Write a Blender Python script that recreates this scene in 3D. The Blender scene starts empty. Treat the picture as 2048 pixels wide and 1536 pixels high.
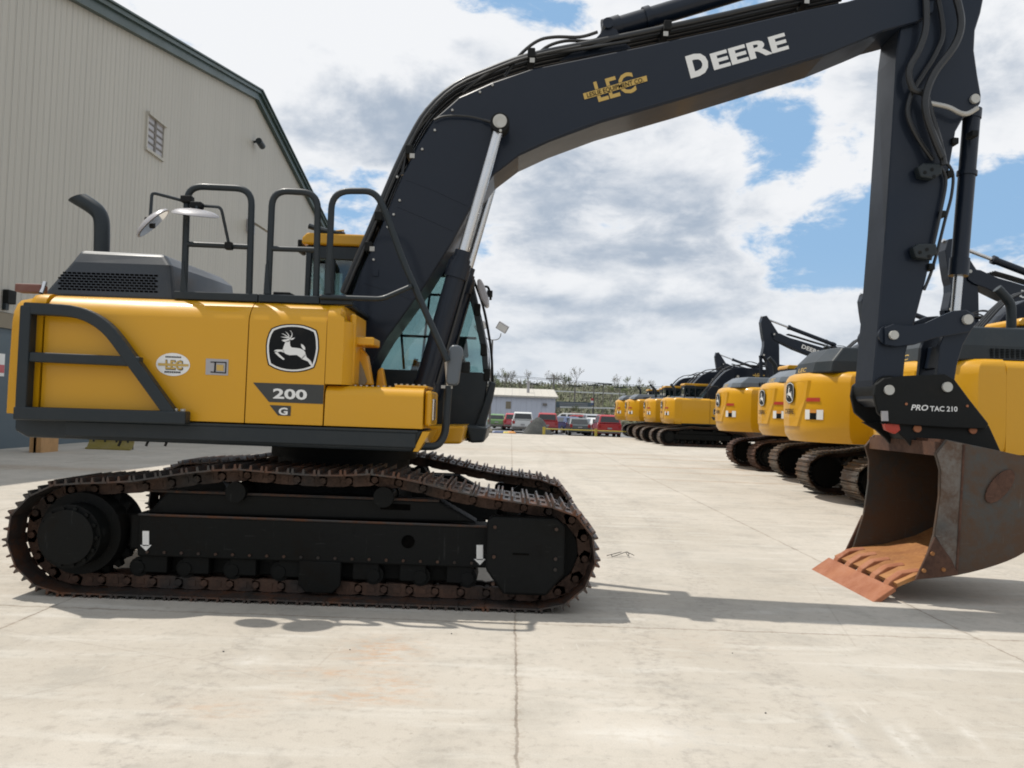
import bpy, bmesh, math, random
from mathutils import Vector, Matrix
random.seed(7)
R = math.radians
S = bpy.context.scene
COL = S.collection

# ------------------------------------------------------------------ camera
F, HOR, ROLL, CH = 1650.0, 820.0, R(2.0), 1.5
PITCH = math.atan((HOR-768)*math.cos(ROLL)/F)
cam_d = bpy.data.cameras.new('camera'); cam = bpy.data.objects.new('camera', cam_d); COL.objects.link(cam)
cam_d.sensor_width = 36; cam_d.lens = 36*F/2048; cam_d.clip_start = .05; cam_d.clip_end = 6000
CM = Matrix.Translation((0,0,CH)) @ Matrix.Rotation(R(90)+PITCH,4,'X') @ Matrix.Rotation(ROLL,4,'Z')
cam.matrix_world = CM
S.camera = cam
S.render.resolution_x, S.render.resolution_y = 1024, 768
CR = CM.to_3x3()
def ray(px,py): return CR @ Vector(((px-1024)/F, -(py-768)/F, -1))
def U(px,py,Y):
    d = ray(px,py); return Vector((0,0,CH)) + d*(Y/d.y)
def UX(px,py,X):
    d = ray(px,py); return Vector((0,0,CH)) + d*(X/d.x)
def G(px,py,z=0):
    d = ray(px,py); return Vector((0,0,CH)) + d*((z-CH)/d.z)

# ------------------------------------------------------------------ light
SUNV = Vector((-.41,.27,1)).normalized()      # towards the sun
S.view_settings.view_transform = 'Standard'; S.view_settings.look = 'None'
S.view_settings.exposure = 0.0; S.view_settings.gamma = 1
S.render.engine = 'CYCLES'
S.cycles.filter_width = 1.9
sun_d = bpy.data.lights.new('sun','SUN'); sun = bpy.data.objects.new('sun', sun_d); COL.objects.link(sun)
sun_d.energy = 4.2; sun_d.angle = R(.55); sun_d.color = (1,.95,.87)
sun.rotation_euler = SUNV.to_track_quat('Z','Y').to_euler(); sun.location = (-10,6,30)

class NT:
    def __init__(s, nt): s.t = nt; s.t.nodes.clear()
    def n(s, typ, **kw):
        nd = s.t.nodes.new(typ)
        for k,v in kw.items(): setattr(nd,k,v)
        return nd
    def set(s, sock, v):
        if v is None: return
        if hasattr(v,'is_linked') or isinstance(v, bpy.types.NodeSocket): s.t.links.new(v, sock)
        else:
            if sock.type=='RGBA' and len(v)==3: v = (*v,1)
            sock.default_value = v
    def m(s, op, a, b=None, c=None, clamp=False):
        nd = s.n('ShaderNodeMath', operation=op, use_clamp=clamp)
        for i,v in enumerate((a,b,c)):
            if v is not None: s.set(nd.inputs[i], v)
        return nd.outputs[0]
    def mix(s, f, a, b, typ='MIX'):
        nd = s.n('ShaderNodeMix', data_type='RGBA', blend_type=typ)
        s.set(nd.inputs[0], f); s.set(nd.inputs[6], a); s.set(nd.inputs[7], b); return nd.outputs[2]
    def noise(s, vec, scale, det=4, rough=.55, dist=0):
        nd = s.n('ShaderNodeTexNoise'); s.set(nd.inputs['Vector'], vec)
        nd.inputs['Scale'].default_value = scale; nd.inputs['Detail'].default_value = det
        nd.inputs['Roughness'].default_value = rough; nd.inputs['Distortion'].default_value = dist
        return nd.outputs['Fac']
    def ramp(s, f, a, b, lo=0., hi=1.):
        nd = s.n('ShaderNodeMapRange', interpolation_type='SMOOTHSTEP')
        s.set(nd.inputs[0], f); s.set(nd.inputs[1], a); s.set(nd.inputs[2], b)
        nd.inputs[3].default_value = lo; nd.inputs[4].default_value = hi; return nd.outputs[0]
    def vscale(s, vec, sc, loc=(0,0,0)):
        nd = s.n('ShaderNodeMapping'); s.set(nd.inputs[0], vec); nd.inputs[3].default_value = sc; nd.inputs[1].default_value = loc
        return nd.outputs[0]
    def xyz(s, vec):
        nd = s.n('ShaderNodeSeparateXYZ'); s.set(nd.inputs[0], vec); return nd.outputs
    def comb(s, x,y,z):
        nd = s.n('ShaderNodeCombineXYZ'); s.set(nd.inputs[0],x); s.set(nd.inputs[1],y); s.set(nd.inputs[2],z); return nd.outputs[0]

# ------------------------------------------------------------------ sky
W = bpy.data.worlds.new('World'); S.world = W; W.use_nodes = True
w = NT(W.node_tree)
sky = w.n('ShaderNodeTexSky', sky_type='NISHITA'); sky.sun_disc = False
sky.sun_elevation = math.asin(SUNV.z); sky.sun_rotation = math.atan2(SUNV.x, SUNV.y)
sky.air_density = 1.0; sky.dust_density = .6; sky.ozone_density = 1.2
tc = w.n('ShaderNodeTexCoord').outputs['Generated']
dx,dy,dz = w.xyz(tc)
zc = w.m('MULTIPLY', w.m('POWER', w.m('ADD', w.m('MAXIMUM', dz, 0), .02), .84), 1.9)
P = w.comb(dx, dy, zc); PU = w.comb(dx, dy, w.m('ADD', zc, .055))
base = w.noise(P, 3.6, 10, .58, .25)
fine = w.noise(P, 13.0, 9, .62, .3)
dens = w.m('ADD', base, w.m('MULTIPLY', w.m('SUBTRACT', fine, .5), .52))
def gauss(px,py,sx,sy,amp):
    d = ray(px,py).normalized(); az = math.atan2(d.x,d.y); el = math.asin(d.z)
    return az, el, sx/F, sy/F, amp
AZ = w.m('ARCTAN2', dx, dy); EL = w.m('ARCSINE', dz)
blobs = [gauss(1600,410,60,26,.08), gauss(1660,500,120,60,-.24), gauss(1760,430,90,80,-.22), gauss(1600,300,30,70,-.10), gauss(1085,8,90,28,-.24), gauss(1130,60,50,26,-.10),
         gauss(690,395,110,55,-.32), gauss(1980,440,100,75,-.30), gauss(960,500,30,60,-.14), gauss(1640,130,34,30,-.14), gauss(1230,40,60,22,-.08),
         gauss(1780,560,60,30,-.08),
         gauss(700,120,250,130,.14), gauss(1300,400,190,110,.14), gauss(1100,560,160,60,.07), gauss(1810,230,90,80,.12), gauss(1960,150,120,100,.14),
         gauss(1500,640,300,50,.10), gauss(1150,700,260,60,.10), gauss(1440,560,120,40,.08)]
bias = 0.0; acc = None
for az,el,sx,sy,amp in blobs:
    a = w.m('DIVIDE', w.m('SUBTRACT',AZ,az), sx); b = w.m('DIVIDE', w.m('SUBTRACT',EL,el), sy)
    e = w.m('MULTIPLY', w.m('EXPONENT', w.m('MULTIPLY', w.m('ADD', w.m('MULTIPLY',a,a), w.m('MULTIPLY',b,b)), -.5)), amp)
    acc = e if acc is None else w.m('ADD', acc, e)
D = w.m('ADD', w.m('ADD', dens, acc), .085)
mask = w.ramp(D, .44, .56)
thick = w.ramp(D, .48, .76)
# sunlit rims and grey bases: compare the density with the density a little higher up
up = w.noise(PU, 3.6, 6, .58, .25); up2 = w.noise(PU, 9.0, 6, .6, .3); here2 = w.noise(P, 9.0, 6, .6, .3)
rel = w.m('ADD', w.m('MULTIPLY', w.m('SUBTRACT', up, base), 2.6), w.m('MULTIPLY', w.m('SUBTRACT', up2, here2), .75))
low = w.noise(P, 2.1, 4, .55, .2)
sh = w.m('ADD', w.m('ADD', .44, rel), w.m('MULTIPLY', w.m('SUBTRACT', low, .5), 1.6))
for az,el,sx,sy,amp in (gauss(1330,440,200,70,.45), gauss(1080,400,120,50,.2), gauss(620,40,200,70,-.5), gauss(480,180,50,90,-.4), gauss(800,240,190,60,.35), gauss(1850,180,140,50,.1), gauss(1450,330,150,40,-.2), gauss(1150,90,80,50,-.4), gauss(1640,300,40,120,-.3), gauss(1180,610,300,16,.25), gauss(1300,520,140,14,.25), gauss(1650,630,80,30,-.2)):
    a = w.m('DIVIDE', w.m('SUBTRACT',AZ,az), sx); b = w.m('DIVIDE', w.m('SUBTRACT',EL,el), sy)
    sh = w.m('ADD', sh, w.m('MULTIPLY', w.m('EXPONENT', w.m('MULTIPLY', w.m('ADD', w.m('MULTIPLY',a,a), w.m('MULTIPLY',b,b)), -.5)), amp))
shade = w.m('MULTIPLY', thick, w.ramp(sh, .18, .95), clamp=True)
ccol = w.mix(shade, (9.0,9.15,9.4), (4.1,4.85,5.9))
hz = w.ramp(EL, 0.0, .20, 1., 0.)
skyc = w.mix(w.m('MULTIPLY',hz,.55), w.mix(.8, sky.outputs[0], (3.1,5.3,8.1)), (5.6,6.8,7.9))
cc2 = w.mix(w.m('MULTIPLY',hz,.45), ccol, (5.3,6.1,7.0))
allc = w.mix(mask, skyc, cc2)
bg = w.n('ShaderNodeBackground'); w.set(bg.inputs[0], allc); bg.inputs[1].default_value = .1
out = w.n('ShaderNodeOutputWorld'); w.t.links.new(bg.outputs[0], out.inputs[0])

# ------------------------------------------------------------------ materials
def new_mat(name):
    m = bpy.data.materials.new(name); m.use_nodes = True; t = NT(m.node_tree)
    o = t.n('ShaderNodeOutputMaterial'); b = t.n('ShaderNodeBsdfPrincipled'); t.t.links.new(b.outputs[0], o.inputs[0])
    t.b = b; t.o = o; t.pos = t.n('ShaderNodeTexCoord').outputs['Object']
    return m, t
def bump(t, h, strength, dist=.01):
    nd = t.n('ShaderNodeBump'); nd.inputs['Strength'].default_value = strength; nd.inputs['Distance'].default_value = dist
    t.set(nd.inputs['Height'], h); t.t.links.new(nd.outputs[0], t.b.inputs['Normal'])
def paint(name, col, rough=.35, coat=0., dust=.12, dustcol=(.32,.28,.22), metal=0., scale=3., spec=.5, bmp=0.):
    m, t = new_mat(name)
    n1 = t.noise(t.pos, scale, 6, .6); n2 = t.noise(t.pos, scale*9, 5, .65)
    k = t.m('MULTIPLY', t.ramp(t.m('ADD', t.m('MULTIPLY',n1,.7), t.m('MULTIPLY',n2,.3)), .42, .72), dust)
    c = t.mix(k, col, dustcol)
    t.set(t.b.inputs['Base Color'], c)
    t.set(t.b.inputs['Roughness'], t.m('ADD', rough, t.m('MULTIPLY', t.ramp(n1,.3,.7), .16)))
    t.b.inputs['Metallic'].default_value = metal; t.b.inputs['Coat Weight'].default_value = coat
    t.b.inputs['Coat Roughness'].default_value = .12; t.b.inputs['Specular IOR Level'].default_value = spec
    if bmp: bump(t, n2, bmp)
    return m
M = {}
M['yellow'] = paint('yellow_paint', (.57,.285,.003), .33, .25, .04, (.42,.30,.12), spec=.35, scale=1.2)
_t = NT.__new__(NT); _t.t = M['yellow'].node_tree; _t.b = _t.t.nodes['Principled BSDF']; _p = _t.n('ShaderNodeTexCoord').outputs['Object']
bump(_t, _t.noise(_p, 1.3, 3, .5), .25, .02)
M['dark'] = paint('charcoal_paint', (.010,.016,.020), .40, .05, .22, (.055,.055,.05), scale=1.6, spec=.35)
M['boom'] = paint('navy_charcoal_paint', (.0034,.0080,.0175), .38, .24, .10, (.030,.034,.04), scale=.9, spec=.25)
M['hoodpaint'] = paint('dark_grey_hood', (.012,.017,.023), .36, .2, .2, (.07,.07,.07), scale=1.2)
M['black'] = paint('black_metal', (.006,.007,.007), .55, 0, .2, (.04,.035,.03), scale=4, spec=.2)
M['rubber'] = paint('black_hose', (.008,.009,.010), .36, .1, .2, (.05,.05,.05), scale=8)
M['chrome'] = paint('chrome_rod', (.62,.62,.62), .16, 0, .12, (.4,.33,.25), metal=1., scale=4)
M['steel'] = paint('bare_steel', (.42,.41,.38), .4, 0, .2, metal=.6, scale=10)
M['pin'] = paint('pin_cap', (.45,.45,.42), .5, 0, .3, scale=10)
M['white'] = paint('white_decal', (.72,.72,.70), .4, 0, .05)
M['gold'] = paint('gold_decal', (.50,.33,.08), .45, 0, .05)
M['decal_black'] = paint('black_decal', (.006,.007,.008), .4, 0, .03, spec=.12)
M['void'] = paint('dark_opening', (.002,.002,.002), .9, 0, .02, spec=.0)
M['decal_grey'] = paint('grey_decal', (.028,.030,.028), .4, 0, .05)
M['red'] = paint('red_plastic', (.42,.035,.015), .4, 0, .1)
M['redbrown'] = paint('worn_marker', (.13,.045,.03), .5, 0, .3)
M['orange'] = paint('orange_decal', (.6,.25,.04), .4, 0, .1)
M['seat'] = paint('seat_fabric', (.015,.016,.017), .8, 0, .1)
M['interior'] = paint('cab_interior', (.03,.035,.035), .7, 0, .1)
M['mirrorback'] = paint('grey_mirror_shell', (.33,.32,.33), .3, .2, .1)
M['greyhood'] = paint('grey_hood_paint', (.07,.085,.10), .32, .3, .15, (.12,.12,.12), scale=1.2)
M['wood'] = paint('crate_wood', (.42,.24,.10), .7, 0, .4, (.2,.12,.06), scale=6)
M['tanpaint'] = paint('tan_trim', (.20,.17,.12), .6, 0, .2)
M['bluedoor'] = paint('blue_grey_door', (.075,.105,.125), .5, 0, .15, (.12,.13,.13), scale=.8)
M['greentrim'] = paint('green_trim', (.022,.048,.042), .35, .1, .1, scale=.5)
M['shaded_yellow'] = paint('shaded_yellow_steel', (.20,.16,.03), .6, 0, .3)  # yellow lowered to a dim olive to carry the building's shadow
M['yrail'] = paint('yellow_rail', (.50,.40,.06), .5, 0, .2)
M['tyre'] = paint('tyre_rubber', (.012,.012,.012), .8, 0, .2)
M['rim'] = paint('wheel_rim', (.3,.3,.3), .4, 0, .2, metal=.6)
M['bark'] = paint('bark', (.17,.15,.135), .9, 0, .4, (.16,.14,.12))
M['pole'] = paint('grey_pole', (.16,.15,.14), .7, 0, .3)
M['brownroof'] = paint('brown_roof', (.13,.06,.045), .8, 0, .2)
M['tail'] = paint('tail_lamp', (.35,.01,.01), .25, .3, .02)
M['autoglass'] = paint('vehicle_window', (.012,.015,.017), .08, .3, .03)
for k,c in dict(car_white=(.62,.63,.62), car_red=(.38,.012,.02), car_blue=(.03,.06,.16), car_dark=(.04,.055,.06), car_silver=(.36,.38,.40), car_green=(.12,.24,.07), car_pink=(.45,.05,.07)).items():
    M[k] = paint(k.replace('car','vehicle')+'_paint', c, .3, .6, .08)

def rust_mat(name, a, b, c, sc=5., th=.5, rough=.75, metal=0.):
    m, t = new_mat(name)
    n1 = t.noise(t.pos, sc, 8, .65, .4); n2 = t.noise(t.pos, sc*7, 6, .7); n3 = t.noise(t.pos, sc*.35, 4, .5)
    k = t.ramp(t.m('ADD', t.m('MULTIPLY',n1,.65), t.m('MULTIPLY',n2,.35)), th-.12, th+.12)
    cc = t.mix(k, a, b); cc = t.mix(t.ramp(n3,.45,.68), cc, c)
    sn = t.noise(t.vscale(t.pos,(1.5,1.5,16)), sc*1.2, 6, .7, .3); sn2 = t.noise(t.vscale(t.pos,(14,2,1.2)), sc*1.1, 6, .7, .3)
    cc = t.mix(t.m('MULTIPLY', t.m('MAXIMUM', t.ramp(sn,.62,.70), t.ramp(sn2,.63,.71)), .38), cc, tuple(min(.5,v*2.4+.03) for v in a))
    t.set(t.b.inputs['Base Color'], cc); t.b.inputs['Metallic'].default_value = metal
    t.set(t.b.inputs['Roughness'], t.m('ADD', rough-.15, t.m('MULTIPLY',k,.25)))
    bump(t, n2, .35, .006); return m
M['shoe'] = rust_mat('rusty_track_steel', (.055,.05,.046), (.13,.052,.024), (.045,.042,.04), 6, .53, .55, .5)
M['shoe_bg'] = rust_mat('worn_track_steel', (.10,.09,.075), (.13,.07,.035), (.05,.045,.04), 3, .5, .55, .4)
M['chain'] = rust_mat('rusty_chain', (.060,.025,.011), (.032,.016,.009), (.014,.011,.009), 7, .5)
M['under'] = rust_mat('undercarriage_grime', (.0045,.005,.0045), (.009,.007,.005), (.006,.0065,.0065), 2.5, .6, .75); M['under'].node_tree.nodes['Principled BSDF'].inputs['Specular IOR Level'].default_value = .14
M['bucket_out'] = rust_mat('worn_bucket_plate', (.045,.046,.042), (.075,.040,.020), (.055,.038,.026), 2.2, .46, .62, .1)
M['bucket_front'] = rust_mat('scuffed_bucket_edge', (.13,.115,.10), (.085,.048,.028), (.05,.052,.05), 4, .5, .6, .15)
M['bucket_in'] = rust_mat('brown_rust_plate', (.085,.034,.016), (.045,.02,.012), (.10,.045,.018), 3, .5, .8)
M['bucket_lip'] = rust_mat('orange_rust_plate', (.32,.135,.035), (.22,.085,.025), (.38,.18,.06), 4, .5, .8)
M['edge'] = rust_mat('fresh_rust_edge', (.30,.105,.045), (.24,.08,.035), (.33,.13,.06), 5, .5, .8)
M['boomsole'] = paint('boom_sole_paint', (.018,.022,.026), .30, .1, .35, (.09,.07,.05), scale=1.5)

def glass(name, tint, k=.12):
    m, t = new_mat(name); t.t.nodes.remove(t.b)
    tr = t.n('ShaderNodeBsdfTransparent'); t.set(tr.inputs[0], tint)
    gl = t.n('ShaderNodeBsdfGlossy'); gl.inputs['Roughness'].default_value = .02
    fr = t.n('ShaderNodeFresnel'); fr.inputs[0].default_value = 1.5
    mx = t.n('ShaderNodeMixShader'); t.set(mx.inputs[0], t.m('ADD', t.m('MULTIPLY',fr.outputs[0],.8), k*.3, clamp=True))
    t.t.links.new(tr.outputs[0], mx.inputs[1]); t.t.links.new(gl.outputs[0], mx.inputs[2]); t.t.links.new(mx.outputs[0], t.o.inputs[0])
    return m
M['glass'] = glass('tinted_cab_glass', (.66,.76,.76,1))
M['mirror'] = paint('mirror_glass', (.8,.8,.8), .04, 0, .02, metal=1.)

# concrete
m, t = new_mat('yard_concrete'); M['concrete'] = m
pos = t.n('ShaderNodeNewGeometry').outputs['Position']; X,Y,Z = t.xyz(pos)
big = t.noise(pos, .35, 5, .6); mid = t.noise(pos, 1.9, 7, .65, .3); fin = t.noise(pos, 14, 8, .7); gr = t.noise(pos, 130, 3, .7)
streak = t.noise(t.vscale(pos,(.5,3.2,1)), 1.6, 6, .65, .4)
c = t.mix(t.ramp(big,.35,.68), (.41,.373,.318), (.485,.445,.388))
c = t.mix(t.m('MULTIPLY', t.ramp(mid,.46,.70), .55), c, (.32,.30,.262))
c = t.mix(t.m('MULTIPLY', t.ramp(streak,.50,.70), .55), c, (.54,.515,.465))
c = t.mix(t.m('MULTIPLY', t.ramp(fin,.48,.72), .42), c, (.26,.235,.20))
c = t.mix(t.m('MULTIPLY', t.ramp(gr,.40,.72), .22), c, (.20,.185,.165))
def spot(cx,cy,sx,sy,rot=0.):
    a = t.m('SUBTRACT',X,cx); b = t.m('SUBTRACT',Y,cy); cr,sr = math.cos(rot),math.sin(rot)
    u = t.m('DIVIDE', t.m('ADD', t.m('MULTIPLY',a,cr), t.m('MULTIPLY',b,sr)), sx)
    v = t.m('DIVIDE', t.m('SUBTRACT', t.m('MULTIPLY',b,cr), t.m('MULTIPLY',a,sr)), sy)
    return t.m('EXPONENT', t.m('MULTIPLY', t.m('ADD', t.m('MULTIPLY',u,u), t.m('MULTIPLY',v,v)), -1.))
rn = t.noise(t.vscale(pos,(1.3,3,1)), 5.5, 8, .7, .5)
def stain(px,py,wx,wy,col,amt,rot=0.,lo=.42,hi=.62,nz=None):
    global c
    g = G(px,py); k = t.m('MULTIPLY', spot(g.x,g.y,wx,wy,rot), t.ramp(nz or rn,lo,hi)); c = t.mix(t.m('MULTIPLY',k,amt,clamp=True), c, col)
for px,py,wx,wy,a in ((765,1300,.22,.28,.95),(700,1395,.32,.10,.8),(650,1345,.28,.07,.75),(790,1370,.15,.15,.8),(430,1420,.2,.12,.5),(1380,1290,.6,.3,.12),(2000,1200,.7,.3,.2)):
    stain(px,py,wx,wy,(.46,.27,.15),a*.6)
for px,py,wx,wy,a,r in ((1680,1455,.05,.34,1.1,-.35),(1300,1470,.32,.14,.9,0.),(1800,1480,.04,.26,.9,-.4),(1830,1475,.03,.22,.8,-.35),(1940,1470,.03,.22,.8,-.5),(500,1320,.1,.12,.9,0.),(1750,1330,.5,.25,.5,0.),(1350,1110,.9,.5,.4,0.)):
    stain(px,py,wx,wy,(.60,.575,.53),a*.6,r*.3,.36,.60,nz=fin)
for px,py,wx,wy,a in ((1500,925,5,.35,.55),(1480,940,4,.3,.6),(1540,952,3.5,.2,.5),(1480,965,2.2,.2,.4),(1150,905,6,1.,.3),(60,935,4,.5,.4)):
    stain(px,py,wx,wy,(.30,.20,.12),a,0.,.34,.56)
scr = t.noise(t.vscale(t.vscale(pos,(1,1,1)),(9,1.2,1)), 3.0, 7, .7, .6); scm = t.noise(pos, .55, 3, .5)
c = t.mix(t.m('MULTIPLY', t.m('MULTIPLY', t.ramp(scr,.60,.70), t.ramp(scm,.48,.62)), .35), c, (.62,.60,.56))
dk = t.noise(pos, 26, 4, .6, .2); c = t.mix(t.m('MULTIPLY', t.ramp(dk,.66,.74), .45), c, (.17,.15,.125))
vo = t.n('ShaderNodeTexVoronoi', feature='DISTANCE_TO_EDGE'); t.set(vo.inputs['Vector'], t.mix(.06, pos, t.n('ShaderNodeTexNoise').outputs['Color'])); vo.inputs['Scale'].default_value = .33
ck = t.m('MULTIPLY', t.m('SUBTRACT', 1, t.ramp(vo.outputs['Distance'], .0008, .0030)), t.ramp(scm,.50,.56))
c = t.mix(t.m('MULTIPLY', ck, .16), c, (.18,.15,.12))
for xo,wd in ((1.15,.16),(1.85,.16),(-1.35,.14),(5.2,.2)):
    tm = t.m('ABSOLUTE', t.m('SUBTRACT', t.m('ADD', X, t.m('MULTIPLY', t.m('SINE', t.m('MULTIPLY',Y,.35)), .25)), xo))
    c = t.mix(t.m('MULTIPLY', t.m('MULTIPLY', t.ramp(tm, wd*.5, wd, 1., 0.), t.ramp(fin,.40,.62)), .16), c, (.15,.14,.13))
wob = t.m('MULTIPLY', t.m('SUBTRACT', t.noise(pos, 6, 6, .7), .5), .05)
def joint(axis, off, per, wdt):
    v = t.m('ADD', t.m('SUBTRACT', axis, off), wob)
    f = t.m('ABSOLUTE', t.m('SUBTRACT', t.m('FRACT', t.m('ADD', t.m('DIVIDE', v, per), .5)), .5))
    return t.m('MULTIPLY', f, per)
jx = joint(X,.08,3.27,0); jy = joint(Y,5.86,6.2,0)
for j in (jx,jy):
    c = t.mix(t.m('MULTIPLY', t.m('SUBTRACT', 1, t.ramp(j, .0, .05)), t.m('MULTIPLY', t.ramp(fin,.40,.68), .40)), c, (.24,.19,.14))
    c = t.mix(t.m('MULTIPLY', t.m('SUBTRACT', 1, t.ramp(j, .003, .010)), t.ramp(mid,.35,.6,.25,.62)), c, (.13,.10,.075))
t.set(t.b.inputs['Base Color'], c); t.b.inputs['Roughness'].default_value = .93
t.b.inputs['Specular IOR Level'].default_value = .15
hj = t.m('MULTIPLY', t.ramp(jx,.003,.012), t.ramp(jy,.003,.012))
bump(t, t.m('ADD', t.m('ADD', t.m('MULTIPLY',fin,.5), t.m('MULTIPLY',gr,.35)), hj), .35, .006)

def ground_mat(name, a, b, sc):
    m, t = new_mat(name); p = t.n('ShaderNodeNewGeometry').outputs['Position']
    n = t.noise(p, sc, 8, .65); n2 = t.noise(p, sc*.12, 4, .6)
    cc = t.mix(t.ramp(n,.38,.62), a, b); cc = t.mix(t.m('MULTIPLY',t.ramp(n2,.4,.65),.5), cc, tuple(x*.6 for x in a))
    t.set(t.b.inputs['Base Color'], cc); t.b.inputs['Roughness'].default_value = .95; bump(t,n,.5,.05); return m
M['gravel'] = ground_mat('gravel', (.22,.20,.17), (.30,.28,.25), 4)
M['asphalt'] = ground_mat('parking_asphalt', (.15,.155,.16), (.20,.20,.205), 2)
M['grasshill'] = ground_mat('hill_grass', (.075,.095,.035), (.13,.115,.07), .5)
M['darkpile'] = ground_mat('dark_gravel', (.05,.055,.055), (.09,.09,.085), 8)
def leaf(name, a, b):
    m, t = new_mat(name); n = t.noise(t.pos, 1.3, 5, .6)
    t.set(t.b.inputs['Base Color'], t.mix(t.ramp(n,.35,.65), a, b)); t.b.inputs['Roughness'].default_value = .8; return m
M['leaf'] = leaf('spring_leaves', (.11,.15,.045), (.17,.20,.08))
M['leaf2'] = leaf('budding_twigs', (.13,.115,.085), (.16,.15,.09))
M['scrub'] = leaf('hazed_scrub_leaves', (.085,.105,.05), (.13,.12,.085))  # the two tones sit close together, muting contrast as distance haze would

def siding(name, col, dark, period, axis, ribw=.14):
    m, t = new_mat(name); p = t.n('ShaderNodeNewGeometry').outputs['Position']; x = t.xyz(p)[axis]
    f = t.m('ABSOLUTE', t.m('SUBTRACT', t.m('FRACT', t.m('DIVIDE', x, period)), .5))
    h = t.ramp(f, .5-ribw, .5-ribw*.45)
    n = t.noise(t.vscale(p,(.3,.3,.06)), 1.2, 5, .6)
    cc = t.mix(t.m('MULTIPLY', t.ramp(n,.3,.7), .5), col, tuple(v*.86 for v in col))
    pn = t.m('FRACT', t.m('DIVIDE', x, period*3)); lap = t.m('LESS_THAN', pn, .03)
    cc = t.mix(t.m('MULTIPLY', lap, .45), cc, dark)
    cc = t.mix(t.m('MULTIPLY', t.noise(p,40,3,.7), .12), cc, dark)
    t.set(t.b.inputs['Base Color'], cc); t.b.inputs['Roughness'].default_value = .55
    bump(t, h, .8, .03); return m
M['siding'] = siding('beige_ribbed_siding', (.45,.43,.375), (.24,.225,.195), .30, 1)
M['siding_white'] = siding('white_ribbed_siding', (.50,.53,.60), (.3,.32,.36), .6, 0)
M['roof_metal'] = siding('pale_metal_roof', (.46,.43,.37), (.3,.28,.25), .9, 0)

# ------------------------------------------------------------------ mesh helpers
class MB:
    def __init__(s): s.v=[]; s.f=[]; s.mi=[]; s.cur=0
    def add(s, vs, fs):
        o = len(s.v); s.v += [Vector(v) for v in vs]; s.f += [[i+o for i in f] for f in fs]; s.mi += [s.cur]*len(fs); return s
    def box(s, lo, hi, mat=None):
        x0,y0,z0 = lo; x1,y1,z1 = hi
        vs = [Vector(p) for p in ((x0,y0,z0),(x1,y0,z0),(x1,y1,z0),(x0,y1,z0),(x0,y0,z1),(x1,y0,z1),(x1,y1,z1),(x0,y1,z1))]
        if mat: vs = [mat@v for v in vs]
        return s.add(vs, [(0,3,2,1),(4,5,6,7),(0,1,5,4),(1,2,6,5),(2,3,7,6),(3,0,4,7)])
    def prism(s, poly, y0, y1):           # poly of (x,z), extruded along y
        n = len(poly); a = sum(poly[i][0]*poly[(i+1)%n][1]-poly[(i+1)%n][0]*poly[i][1] for i in range(n))
        if a < 0: poly = poly[::-1]
        if y0 > y1: y0,y1 = y1,y0
        vs = [(x,y0,z) for x,z in poly]+[(x,y1,z) for x,z in poly]
        return s.add(vs, [list(range(n)), list(range(2*n-1,n-1,-1))]+[(i,n+i,n+(i+1)%n,(i+1)%n) for i in range(n)])
    def xprism(s, poly, x0, x1):          # poly of (y,z)
        n = len(poly); a = sum(poly[i][0]*poly[(i+1)%n][1]-poly[(i+1)%n][0]*poly[i][1] for i in range(n))
        if a < 0: poly = poly[::-1]
        vs = [(x0,y,z) for y,z in poly]+[(x1,y,z) for y,z in poly]
        return s.add(vs, [list(range(n-1,-1,-1)), list(range(n,2*n))]+[(i,(i+1)%n,n+(i+1)%n,n+i) for i in range(n)])
    def zprism(s, poly, z0, z1):
        n = len(poly); a = sum(poly[i][0]*poly[(i+1)%n][1]-poly[(i+1)%n][0]*poly[i][1] for i in range(n))
        if a < 0: poly = poly[::-1]
        vs = [(x,y,z0) for x,y in poly]+[(x,y,z1) for x,y in poly]
        return s.add(vs, [list(range(n-1,-1,-1)), list(range(n,2*n))]+[(i,(i+1)%n,n+(i+1)%n,n+i) for i in range(n)])
    def loft(s, rings, cap=True):
        n = len(rings[0]); vs = [p for r in rings for p in r]; fs = []
        for k in range(len(rings)-1):
            for i in range(n):
                fs.append((k*n+i, k*n+(i+1)%n, (k+1)*n+(i+1)%n, (k+1)*n+i))
        if cap: fs += [list(range(n-1,-1,-1)), [(len(rings)-1)*n+i for i in range(n)]]
        return s.add(vs, fs)
    def tube(s, path, r, n=10, cap=True, flat=1.):
        path = [Vector(p) for p in path]; rings = []; ref = None
        for i,p in enumerate(path):
            a = path[max(i-1,0)]; b = path[min(i+1,len(path)-1)]; t = (b-a).normalized()
            if ref is None:
                ref = Vector((0,1,0)) if abs(t.y)<.9 else Vector((0,0,1))
            u = (ref - t*ref.dot(t)).normalized(); ref = u; v = t.cross(u)
            rr = r[i] if isinstance(r,(list,tuple)) else r
            rings.append([p + (u*math.cos(2*math.pi*k/n) + v*math.sin(2*math.pi*k/n)*flat)*rr for k in range(n)])
        return s.loft(rings, cap)
    def cyl(s, a, b, r, n=20, r2=None): return s.tube([a,b],[r, r if r2 is None else r2], n)
    def xf(s, mat):
        s.v = [mat@v for v in s.v]; return s
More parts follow.
